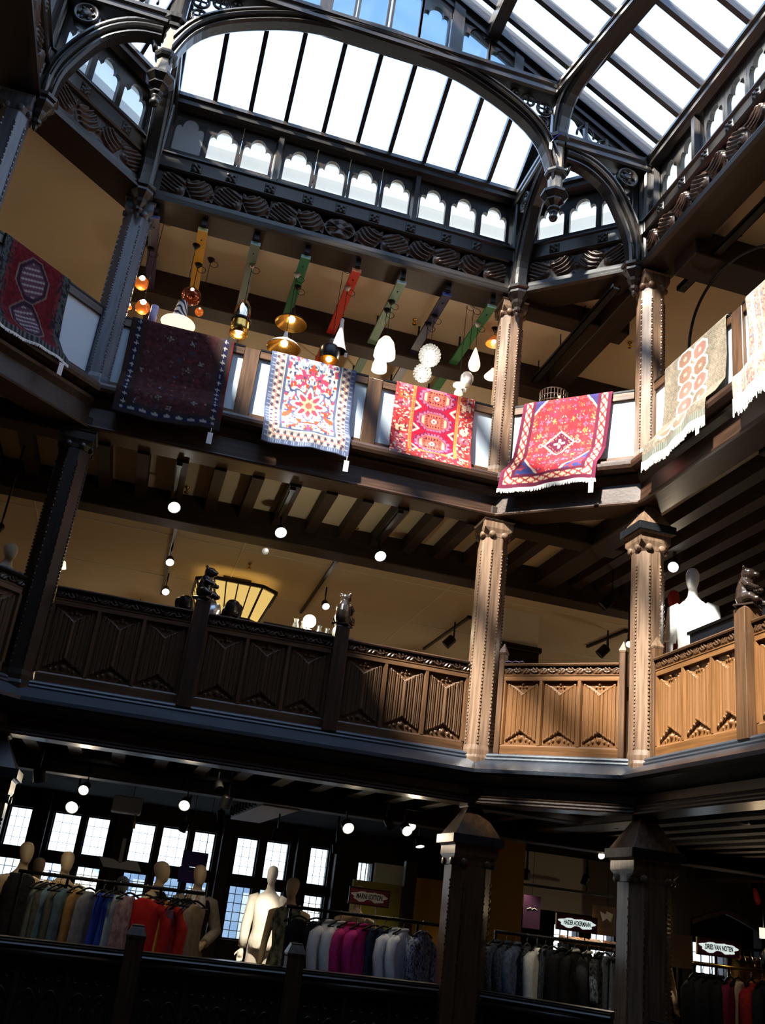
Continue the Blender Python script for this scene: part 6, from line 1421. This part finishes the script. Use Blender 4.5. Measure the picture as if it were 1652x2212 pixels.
for k, (px, kind, nm, L, mt, w, wh) in enumerate(G3):
    x = onrail(px, R3a, R3b); garment(nm, kind, Vector((x, R3a.y, 2.38)), PI/2+rnd.uniform(-.95,-.6), L, mt, w+', '+wh, 'dark hanger with the '+w.replace(' edge','')+', '+wh, k % 4, 'paper_white' if 'white collar' in w else None)
R4a = aty(1497, 2080, -.9); R4b = Vector((3.35, -.9, R4a.z-.01))
rail(R4a, R4b, 'brass clothes rail at the lower right', 'brass', posts=(.005,.99))
G4 = [(1502,'coat','black_coat',.95,BK,'black coat','first on the brass rail'),(1518,'coat','black_coat',.95,DK,'blue-black coat','second on the brass rail'),(1535,'coat','black_coat',.95,BK,'black coat','third on the brass rail'),(1552,'coat','black_coat',.95,BK,'black coat with cuff buttons','fourth on the brass rail'),(1578,'jumper','maroon_jumper',.75,cm((.16,.012,.045)),'maroon jumper','fifth on the brass rail'),
 (1594,'tank','cream_camisole',.60,cm((.55,.47,.30),(.72,.64,.44)),'creamy satin top','in front of the maroon jumper'),(1622,'jumper','red_jumper',.80,cm((.30,.02,.025)),'dark red jumper','near the right edge on the brass rail'),(1646,'coat','black_coat',.95,DK,'dark coat','cut by the right edge of the photo')]
for k, (px, kind, nm, L, mt, w, wh) in enumerate(G4):
    x = aty(px, 2110, -.9).x; garment(nm, kind, Vector((x, -.9, R4a.z-.005)), PI/2+rnd.uniform(-1.0,-.7), L, mt, w+', '+wh, 'steel-hooked hanger carrying the '+w+', '+wh, k % 4)
# gold shirts on a further rail, shoes on a shelf
R5a, R5b = Vector((3.55,1.2,2.52)), Vector((5.3,1.2,2.5)); rail(R5a, R5b, 'black clothes rail of gold shirts further back at the right')
for k, px in enumerate((1590,1606,1622,1640)): x = aty(px, 2065, 1.2).x; garment('gold_shirt', 'shirt', Vector((x, 1.2, 2.51)), PI/2-.5, .6, cm((.50,.30,.06),(.66,.44,.14)), 'gold satin shirt, %s of four on the far right rail' % ('first','second','third','last')[k], 'hanger carrying the %s of four gold satin shirts' % ('first','second','third','last')[k], k)
e = empty('shoe_shelf', (3.05, 2.6, F0), 0, 'dark shelf unit with shoes behind the rail of black coats', 'shelf')
c0 = aty(1280, 2046, 2.6); SH = c0.z-F0
for z in (SH, SH-.35, SH-.7): MB().span(-.75,.75,-.16,.16,z-.03,z).build('shelf_board', 'dark_oak_x', e)
for sx in (-.75,.75): MB().span(sx-.02,sx+.02,-.16,.16,0,SH).build('side_panel', 'dark_oak_z', e)
def shoe(x, y, z, rz, mat, label):
    e = empty('pointed_shoe', (x, y, z), rz, label, 'shoe', 'pale shoes on the dark shelf'); mb = MB()
    mb.loft([[Vector((w*math.cos(a), yy, max(.0, zz+h*math.sin(a)))) for a in [2*PI*k/10 for k in range(10)]] for yy, w, zz, h in ((.11,.028,.05,.05),(.06,.034,.045,.05),(.0,.036,.035,.042),(-.06,.038,.025,.03),(-.11,.026,.018,.02),(-.14,.006,.012,.01))]); mb.build('upper', mat, e); MB().span(-.012,.012,.06,.10,.0,.05).build('heel', 'brown_oak_z', e)
for k, px in enumerate((1222,1240,1254,1262,1272,1290,1298,1318,1326,1336)):
    p = aty(px, 2040, 2.6); shoe(p.x, 2.58, F0+SH, .5+.1*(k % 3), cm(((.55,.36,.24),(.70,.52,.44),(.62,.44,.30),(.44,.22,.14))[k % 4]), ('%s pale pointed shoe from the left on the dark shelf' % ('first','second','third','fourth','fifth','sixth','seventh','eighth','ninth','tenth')[k]))
# ---- mannequins
A_ = lambda L, R: {-1:L, 1:R}
SM = 'skin_mannequin'; HM = 1.84
def man(px, py, yd, rz, label, top, **kw):
    p = aty(px, py, yd); H = p.z-F0-.12; return mannequin(p.x, yd, F0, H, rz, label, kw.pop('skin', SM), top, **kw)
man(62, 1818, 1.35, .5, 'mannequin in a black dress at the lower left edge', BL, longd=True)
man(150, 1838, 1.45, .25, 'mannequin in a tan and cream jacket behind the mustard dress', cm((.46,.33,.16),(.56,.44,.26)), sleeves=(cm((.60,.52,.32),(.68,.60,.40)),1.), arms=A_([(-.185,.0,1.385),(-.26,.02,1.14),(-.25,-.08,.92)],[(.185,.0,1.385),(.27,.0,1.14),(.27,-.06,.90)]))
man(88, 1852, 2.7, .3, 'mannequin further back, its tan head between the first two', cm((.10,.10,.10)))
man(352, 1860, 1.5, 1.15, 'mannequin turned right with a black sequinned top behind the red jumpers', SEQ, sleeves=(cm((.62,.52,.36)),1.))
man(268, 1892, 3.2, .4, 'dark mannequin silhouette far back against the windows', BL, skin='paper_grey')
man(435, 1868, 1.55, .25, 'mannequin in a pink shirt, dark waistcoat and white scarf, hands together', cm((.50,.33,.32),(.58,.42,.40)), sleeves=(cm((.40,.37,.30),(.50,.46,.38)),1.), vest=cm((.022,.020,.022)), collar=WH, bottom=cm((.26,.20,.14)), arms=A_([(-.185,.0,1.385),(-.26,.0,1.14),(-.10,-.20,1.0)],[(.185,.0,1.385),(.29,.0,1.13),(.10,-.20,1.01)]))
for k, (px, py) in enumerate(((388,1905),(556,1905))):
    pass
man(636, 1895, 1.3, -.5, 'mannequin with a red stripe on its pale head, in a leaf-patterned dress', cm((.04,.05,.035),(.24,.26,.20),18), longd=True)
p = aty(641, 1905, 1.2); e = None
man(776, 1912, 1.5, -.4, 'bare-shouldered mannequin standing behind the maroon sign of the middle rail', None, bottom=cm((.10,.10,.12)))
man(592, 1870, 3.0, -.3, 'mannequin all in glowing white in front of the tall window', WH, sleeves=(WH,1.), bottom=WH, skin='skin_white')
p = aty(1432, 2040, 1.0); mannequin(p.x-.10, 1.0, F0, 1.75, .3, 'mannequin behind the lower right column, only its bent beige arm showing', SM, BL, BL, A_([(-.185,.0,1.385),(-.235,.02,1.12),(-.235,-.05,.87)],[(.185,.0,1.385),(.34,.05,1.16),(.20,-.12,.98)]))
p = aty(1656, 2045, -.3); person(p.x+.06, -.3, F0, p.z-F0, 2.4, 'person in an orange top cut off by the right edge of the photo', cm((.55,.20,.04)), BL)
# extra spotlight added to brighten the white figure
c = aty(600, 1790, 2.1); spot(c, (-.02,.62,-1.1), 'black spotlight aimed at the glowing white mannequin', 160, 'bulb_white', .05, up=3.52-c.z, size=.9)
for x_, y_, w_, en in ((-3.7,.30,'over the left clothes rail',18),(-2.5,.30,'over the red jumpers',13),(-1.0,.30,'over the white and pink shirts',14),(.95,-.35,'over the coat rail between the columns',18),(1.95,-1.75,'over the brass rail',12)):  # extra spots hidden above the beam edge to brighten the clothes
    spot(Vector((x_, y_, 3.60)), (.05,.42 if x_ < 1.5 else .7,-1.), 'spotlight tucked up behind the front beam, '+w_, en, 'bulb_white', .04, up=.10, size=1.25, L=.05)
# ---- signs
def splash(w, h):
    # ragged double brush mark
    pts = []
    n = 40
    for k in range(n):
        a = 2*PI*k/n; x = math.cos(a); y = math.sin(a); r = 1+.08*math.sin(5*a)+.07*math.sin(9*a+1)
        d = .78+.22*abs(math.cos(a))-(.30 if abs(x) < .22 else 0)*(1 if y < 0 else .55); pts.append((x*w/2*r*.97, y*h/2*d*r))
    return pts
def sign(p, w, h, text, label, lit, rz=0., pole=True, zfoot=F0):
    e = empty('shop_sign', p, rz, label, 'sign', None)
    MB().span(-w/2,w/2,-.008,.008,-h/2,h/2).build('board', 'sign_maroon', e)
    f = MB(); t = .012; f.span(-w/2-t,w/2+t,-.012,.012,h/2,h/2+t).span(-w/2-t,w/2+t,-.012,.012,-h/2-t,-h/2).span(-w/2-t,-w/2,-.012,.012,-h/2,h/2).span(w/2,w/2+t,-.012,.012,-h/2,h/2); f.build('sign_frame', 'brass' if lit else 'dark_oak_x', e)
    MB().plate(splash(w*.92, h*.86), [], .003, (0,-.013,0)).build('white_splash', 'sign_light' if lit else 'sign_dull', e)
    cu = bpy.data.curves.new('lettering', 'FONT'); cu.body = text; cu.align_x = 'CENTER'; cu.align_y = 'CENTER'; cu.size = h*.46; cu.extrude = .001; cu.offset = .002
    o = bpy.data.objects.new('lettering', cu); COL.objects.link(o); o.parent = e; o.location = (0,-.0155,0); o.rotation_euler = (PI/2,0,0); bpy.context.view_layer.update()
    k_ = min(1, w*.68/max(.01, o.dimensions.x)); dg = bpy.context.evaluated_depsgraph_get(); me = bpy.data.meshes.new_from_object(o.evaluated_get(dg)); bpy.data.objects.remove(o)
    o = link('lettering', me, None, e, (0,-.0155,0)); me.materials.clear(); me.materials.append(MATS['ink']); o.rotation_euler = (PI/2,0,0); o.scale = (k_,1,1)
    if pole:
        for sx in (-w*.22, w*.22): MB().tube([(sx,.0,-h/2),(sx,.0,zfoot-p.z)], .006, 6).build('pole', 'steel', e)
        MB().span(-w*.3,w*.3,-.12,.12,zfoot-p.z,zfoot-p.z+.02).build('foot', 'black_metal', e)
    return e
def mid(px, py, y): return aty(px, py, y)
sign(mid(797, 1938, 1.15), .43, .15, 'MARNI EDITION', 'dull maroon sign with white splash and dark lettering above the middle rail', False, .05)
sign(mid(1245, 1995, 1.0), .48, .145, 'HAIDER ACKERMANN', 'brightly lit maroon sign above the rail of black coats', True, .03)
sign(mid(1551, 2048, .0), .49, .145, 'DRIES VAN NOTEN', 'lit maroon sign above the brass rail at the right', True, .03)
p = aty(418, 1873, 1.9); e = empty('purple_banner', p, .05, 'deep purple double hanging panel in front of the left windows', 'banner'); MB().span(-.14,.14,-.006,.006,.0,.16).build('upper_panel', 'sign_purple', e); MB().span(-.15,.13,-.006,.006,-.17,-.005).build('lower_panel', 'sign_purple', e)
for sx in (-.10,.10): MB().tube([(sx,0,.16),(sx,0,3.5-p.z)], .003, 4).build('wire', 'black_metal', e)
p = aty(258, 1868, 3.0); e = empty('hanging_sign', p, 0, 'grey two-lobed sign hanging below the ceiling at the left windows', 'sign'); MB().plate([(-.26,.07),(-.08,.055),(0,.02),(.08,.055),(.20,.06),(.27,-.05),(.05,-.045),(-.18,-.045)], [], .02).build('board', 'sign_dull', e); MB().span(-.022,.022,-.004,.004,.03,.30).build('hanging_strip', 'paper_grey', e); MB().tube([(0,0,.3),(0,0,3.52-p.z)], .004, 4).build('wire', 'black_metal', e)
for px, py, y, w, h, lb in ((1148,1970,3.0,.24,.40,'dark magenta banner left of the lit sign'),(1338,1985,2.4,.10,.46,'bright magenta banner touching the far right column')):
    p = aty(px, py, y); e = empty('magenta_banner', p, 0, lb, 'banner'); MB().span(-w/2,w/2,-.006,.006,-h/2,h/2).build('panel', 'sign_magenta', e); MB().tube([(0,0,h/2),(0,0,3.5-p.z)], .003, 4).build('wire', 'black_metal', e)
    MB().tube([(-w*.3,-.012,.03),(-w*.1,-.012,.05),(0,-.012,.03),(w*.1,-.012,.05),(w*.3,-.012,.03)], .006, 4).build('printed_squiggle', 'sign_dull', e)
p = aty(1312, 1990, 2.9); e = empty('picture_board', p, 0, 'brown board with a cream emblem behind the lit sign', 'picture'); MB().span(-.22,.22,-.01,.01,-.18,.18).build('board', 'stile_oak_x', e); MB().plate([(-.10,.05),(-.02,.02),(.0,.06),(.09,.03),(.06,-.07),(.0,-.03),(-.06,-.07)], [], .004, (-.02,-.016,.06)).build('emblem', 'fringe', e); MB().tube([(0,0,.18),(0,0,3.52-p.z)], .004, 4).build('wire', 'black_metal', e)
for k, (px, py, w, h, lb) in enumerate(((1470,2055,.28,.34,'plain beige panel leaning behind the sign at the lower right'),)):
    p = aty(px, py, .9); e = empty('beige_panel', (p.x, .9, F0), 0, lb, 'panel'); MB().span(-w/2,w/2,-.01,.01,p.z-F0-h/2,p.z-F0+h/2).build('board', 'plaster_cream', e); MB().span(-.02,.02,-.0,.02,0,p.z-F0-h/2).build('stand', 'black_metal', e); MB().span(-.1,.1,-.1,.1,0,.02).build('foot', 'black_metal', e)
# ---- partitions, piers and equipment
def part_wall(px0, px1, y, ztop, mat, nm='wall_rear', z0=F0, th=.1):
    a, b = aty(px0, 1960, y).x, aty(px1, 1960, y).x; return S(MB().span(a, b, y, y+th, z0, ztop).build(nm, mat))
part_wall(758, 868, 4.2, 2.78, 'olive_wall'); part_wall(893, 952, 4.4, 2.92, 'mustard_wall'); part_wall(802, 865, 4.6, 3.05, 'plaster_white', z0=2.78)
part_wall(1046, 1128, 2.6, 3.52, 'mustard_wall'); part_wall(868, 894, 4.0, 3.1, 'dark_oak_z')
S(MB().span(2.2, 5.2, 4.8, 4.9, 2.72, 3.55).build('wall_rear', 'plaster_white'))
S(MB().span(4.55, 5.05, 4.0, 4.1, 2.85, 3.55).build('wall_rear', 'plaster_cream'))
# pointed doorway in dark panelling at the right
dx = aty(1565, 1960, 3.4).x; d = struct('door_1', 'dark oak doorway with a flattened pointed arch')
o_ = [(-.55,0),(-.55,2.05),(-.3,2.15),(0,2.24),(.3,2.15),(.55,2.05),(.55,0)]
MB().plate([(-1.15,0),(1.6,0),(1.6,2.78),(-1.15,2.78)], [o_], .14, (dx,3.4,F0)).build('panelling', 'dark_oak_z', d)
MB().sweep([(-.03,-.03),(.03,-.03),(.03,.03),(-.03,.03)], [((dx+x,3.38,F0+z),(0,1,0),(1,0,0) if abs(x) > .5 and z < 2.04 else (0,0,1)) for x, z in o_]).build('arch_moulding', 'beam_oak_z', d)
p = aty(1636, 1938, 3.2); e = empty('red_ornament', p, 0, 'small red ornament high on the dark panelling at the right', 'ornament'); MB().ell([(0,0,-.10,.02,.02),(0,0,-.05,.05,.04),(-.02,0,.03,.045,.04),(-.04,0,.10,.03,.03),(-.05,0,.12,.005,.005)], 10).build('body', 'tile_red', e)
MB().span(-.04,.02,.04,.2,-.02,.0).build('bracket', 'black_metal', e)
p = aty(1649, 2016, 1.6); e = empty('wall_lamp', p, 0, 'small glowing lamp at the right edge above the gold shirts', 'lamp'); MB().shell([(.05,-.06),(.05,.06),(.045,.06),(.045,-.06)], (0,0,0), 14).build('lamp_shade', 'shade_glow', e); MB().tube([(0,0,.0),(0,0,3.5-p.z)], .006, 5).build('cord', 'black_metal', e); pt(e, WARM, 10, -.1)
# air-conditioning cassettes under the ceiling
p = (-1.74, 2.8, 3.40); e = empty('ceiling_heater', p, .0, 'grey ceiling unit with louvres above the left windows', 'air conditioner'); MB().span(-.21,.21,-1.5,1.5,-.06,.10).build('casing', 'paper_grey', e, .01)
for k in range(9): MB().span(-.27,-.21,-1.3+k*.3,-1.26+k*.3,-.03,.08).build('louvre', 'black_metal', e)
p = aty(275, 1738, 2.6); e = empty('ceiling_box', p, .0, 'small grey box with wires on the ceiling, left of the louvred unit', 'junction box'); MB().span(-.17,.17,-.2,.2,-.10,.08).build('casing', 'paper_grey', e, .01); MB().tube([(.12,-.1,-.1),(.13,-.1,-.26)], .015, 6).build('conduit', 'brass', e)
for y_, x0, x1, w in ((1.0,-5.2,-.2,'nearest of the lower floor'),(2.6,-5.2,-.2,'second of the lower floor')): track((x0,y_,3.51 if y_ < 2 else 3.502),(x1,y_,3.51 if y_ < 2 else 3.502), 'black lighting track under the lower ceiling, '+w)
track((1.2,2.4,3.502),(3.4,1.9,3.502), 'black lighting track right of the mustard pier'); track((1.6,3.9,3.0),(3.6,3.8,3.0), 'low black rail above the lit shop sign')
for sx in (-.6,.6): MB().tube([(sx,0,.0),(sx,0,.52)], .008, 5).build('drop_rod', 'black_metal', bpy.data.objects[sorted(o.name for o in bpy.data.objects if o.name.startswith('lighting_track'))[-1]])
SPX = [(30,1678,1.0,1,.055,'far left, brightest of the lower ceiling'),(85,1660,.5,0,.06,'upper left, seen sideways'),(188,1697,1.0,1,.05,'second from left on the nearest track'),(162,1735,2.6,1,.07,'with warm halo above the second window'),(403,1730,1.0,1,.055,'third on the nearest track'),(494,1718,.6,0,.055,'between third and fourth of the nearest track'),(477,1750,2.6,0,.05,'low, left of the louvred unit'),(402,1776,3.6,0,.05,'small, just above the window with the purple banner'),(747,1778,1.0,1,.06,'warm halo, right of the louvred unit'),(726,1820,2.8,0,.05,'pointing down right of the rightmost window'),(873,1784,1.0,1,.055,'left half of a bright pair near the column'),(882,1775,1.3,1,.05,'right half of a bright pair near the column'),(905,1807,1.8,0,.05,'below the bright pair near the column'),(1290,1837,1.9,1,.05,'upper left of the two beside the far right column'),(1327,1873,1.6,1,.065,'golden halo touching the far right column'),(1268,1890,2.6,0,.05,'pointing down over the lit sign'),(1138,1878,2.8,0,.05,'pointing down beside the mustard pier')]
for px, py, y_, face, r_, w in SPX:
    c = aty(px, py, y_); aim = (.1+.3*(px < 500)*-1, -1., -.55) if face else (rnd.uniform(-.3,.3), .35-.7*(py % 2), -1.)
    spot(c, aim, 'lit spotlight on the lower ceiling, '+w, (13 if face else 18)*(.25 if (not face and y_ < 1.2) else 1.0 if 1000 < px < 1300 else 1.6 if px > 1310 else 1.25), 'bulb_warm' if face else 'bulb_white', r_, up=max(.12, (3.52 if y_ > 1.3 else 3.70)-c.z), L=.12)
for px, py, y_, w in ((190+280,1690,.5,'left of the spotlight pair at centre'),(835,1768,.9,'left of the bright pair near the column')):
    c = aty(px, py, y_); spot(c, (.2,-.9,-.7), 'unlit dark spotlight on the lower ceiling, '+w, 0, 'smoke_black', .045, up=3.70-c.z, on=False)
for x, y, z, w, lb in ((-3.8,5.6,5.5,10,'glass globe deep in the middle floor, left'),(.8,5.6,5.5,8,'glass globe deep in the middle floor, centre'),(4.6,3.5,5.5,20,'glass globe deep in the middle floor, right'),(3.9,-4.5,5.6,22,'glass globe on the right side of the middle floor'),(-8.3,2.5,5.6,7,'glass globe on the left side of the middle floor')): room_lamp(x, y, z, w, lb)
for x, y, z, w, lb in ((-3.4,3.6,8.6,24,'glass globe deep in the top floor, left'),(-.6,3.6,8.6,44,'glass globe deep in the top floor, centre'),(3.9,1.0,8.6,13,'glass globe deep in the top floor, right'),(4.2,-4.5,8.6,8,'glass globe on the right side of the top floor'),(-8.4,.5,8.6,19,'glass globe on the left side of the top floor')): room_lamp(x, y, z, w, lb)
